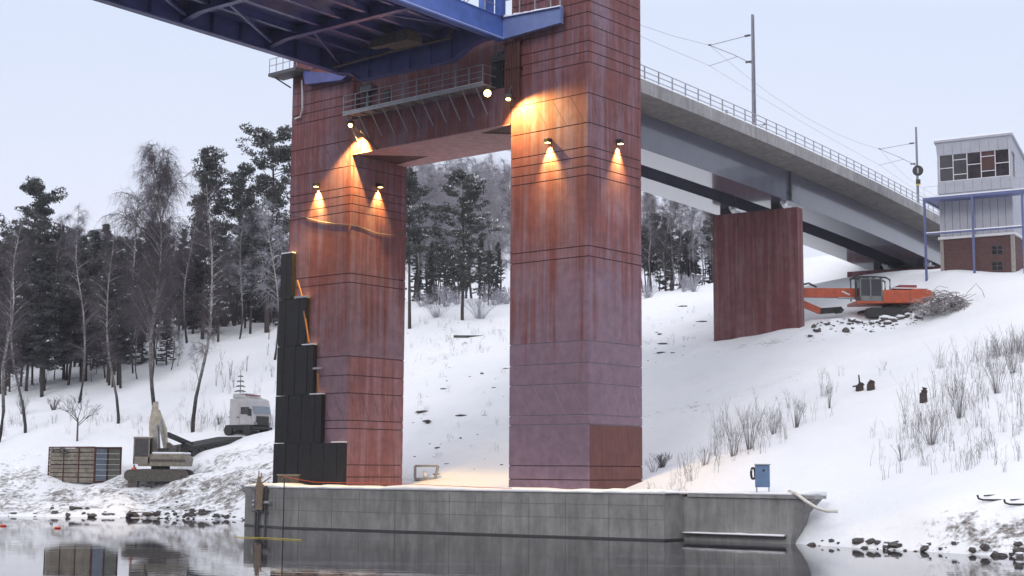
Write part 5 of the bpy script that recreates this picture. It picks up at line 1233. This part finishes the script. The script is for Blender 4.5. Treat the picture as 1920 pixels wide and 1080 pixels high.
# reed-like stems on the right slope
def reeds(name,regions,label):
    V=[];Q=[]; r=np.random.RandomState(8 if name=='dry_reeds' else 9)
    for (x0,y0,x1,y1,ylo,n,h0,h1) in regions:
        for k in range(n):
            px=r.uniform(x0,x1); py=r.uniform(y0,y1)+ (px-x0)/(x1-x0)*ylo; 
            Y=(float(np.interp(py,[640,700,800,860,900],[100,98,84,78,74])) - max(0,(px-1600))*.018) if name=='dry_reeds' else float(np.interp(py,[570,640,700,800,885],[160,140,128,124 if px<600 else 108,116 if px<600 else 97])); P=at(px,py,Y); X,g=P[0],lz(P[0],Y)
            for s in range(r.randint(2,6)):
                bx=X+r.normal(0,.14); by=Y+r.normal(0,.14); h=h0+(h1-h0)*r.rand()**1.6; lx=r.normal(0,.22)*h; o=len(V); w_=r.uniform(.006,.013)
                for i,(t) in enumerate((0,.5,1)):
                    ww=w_*(1-.6*t)
                    for q in range(3): V.append((bx+lx*t*t+ww*math.cos(q*2.09),by+ww*math.sin(q*2.09),g-.05+h*t))
                for i in range(2):
                    for q in range(3): Q.append((o+i*3+q,o+i*3+(q+1)%3,o+(i+1)*3+(q+1)%3,o+(i+1)*3+q))
                for j in range(r.randint(1,4)):
                    t=r.uniform(.4,.95); o=len(V); c=np.array([bx+lx*t*t,by,g+h*t]); e_=c+np.array([r.normal(0,.12),r.normal(0,.1),r.uniform(.08,.28)])
                    for p_,ww in ((c,.007),(e_,.004)):
                        for q in range(3): V.append((p_[0]+ww*math.cos(q*2.09),p_[1]+ww*math.sin(q*2.09),p_[2]))
                    for q in range(3): Q.append((o+q,o+(q+1)%3,o+3+(q+1)%3,o+3+q))
    me=mesh_of(name,V,Q,[M['stem']]); o=bpy.data.objects.new(name,me); COL.objects.link(o); tag(o,label,'reeds' if name=='dry_reeds' else 'grass',kind='stuff')
for i,(px,py,Y,h,sp,n_,lab) in enumerate(((1375,828,82,2.6,1.0,26,'twiggy bare bush left of the middle of the right-hand reeds'),(1405,820,83,3.0,1.0,30,'tallest twiggy bush in the reeds above the blue cabinet'),(1450,800,86,1.7,.8,18,'small twiggy bush between the tall bush and the slope reeds'),(1492,800,86,2.4,.7,22,'upright twiggy bush above and right of the blue cabinet'),(1555,770,90,2.0,.5,12,'slim twiggy bush left of the two stumps'),(1320,840,82,1.3,.8,18,'low twiggy bush halfway between the right leg and the cabinet'),(1225,870,86,1.0,.7,16,'low twiggy bush nearest the foot of the right leg'),(1745,830,78,2.2,1.1,30,'dense twiggy bush below the lone upright stump'),(1800,790,81,2.6,1.0,28,'tall twiggy bush right of the lone upright stump'),(1870,740,84,2.6,1.2,30,'tall twiggy bush near the right picture edge'),(1690,850,77,1.2,.8,16,'low twiggy bush at the left end of the right-edge reeds'),(1900,700,88,2.4,1.0,24,'uppermost twiggy bush at the right picture edge'))):
    shrub(px,py,Y,h*.8,sp,n_,i+900,lab,name='twiggy_bush',mt='stem2',group='twiggy bushes on the right slope',w=.011)
reeds('slope_grass',[(770,610,950,690,0,60,.2,.7),(770,700,950,860,0,20,.15,.5),(335,640,530,790,0,110,.4,1.5),(0,740,330,830,0,60,.3,1.1),(1212,620,1330,760,0,14,.2,.6)],'thin dead grass and seedlings poking through the hillside snow')
reeds('dry_reeds',[(1215,840,1290,875,0,14,.4,.9),(1270,790,1350,850,0,18,.5,1.2),(1335,720,1430,835,0,42,.7,1.9),(1430,730,1500,820,0,22,.7,1.7),(1500,700,1565,790,0,12,.7,1.6),(1540,640,1700,690,0,6,.3,.8),(1630,820,1920,885,0,55,.5,1.3),(1690,750,1790,850,0,40,.7,1.9),(1750,680,1920,830,-20,110,.8,2.2),(1850,620,1925,740,0,44,.7,1.8)],'dry leafless stems and reeds standing in snow on the right slope')

# ------------------------------------------------------------------ thin winter haze
mb=MB(); mb.box(-140,140,-30,245,-3,62)
hm=bpy.data.materials.new('haze_air'); hm.use_nodes=True; n=hm.node_tree; n.nodes.clear()
v=n.nodes.new('ShaderNodeVolumePrincipled'); v.inputs['Density'].default_value=.0003; v.inputs['Color'].default_value=(.86,.86,.95,1); v.inputs['Anisotropy'].default_value=.2
o_=n.nodes.new('ShaderNodeOutputMaterial'); n.links.new(v.outputs[0],o_.inputs['Volume'])
hz=obj('haze',mb,hm); tag(hz,'thin cold winter haze over the canal','haze',kind='stuff')
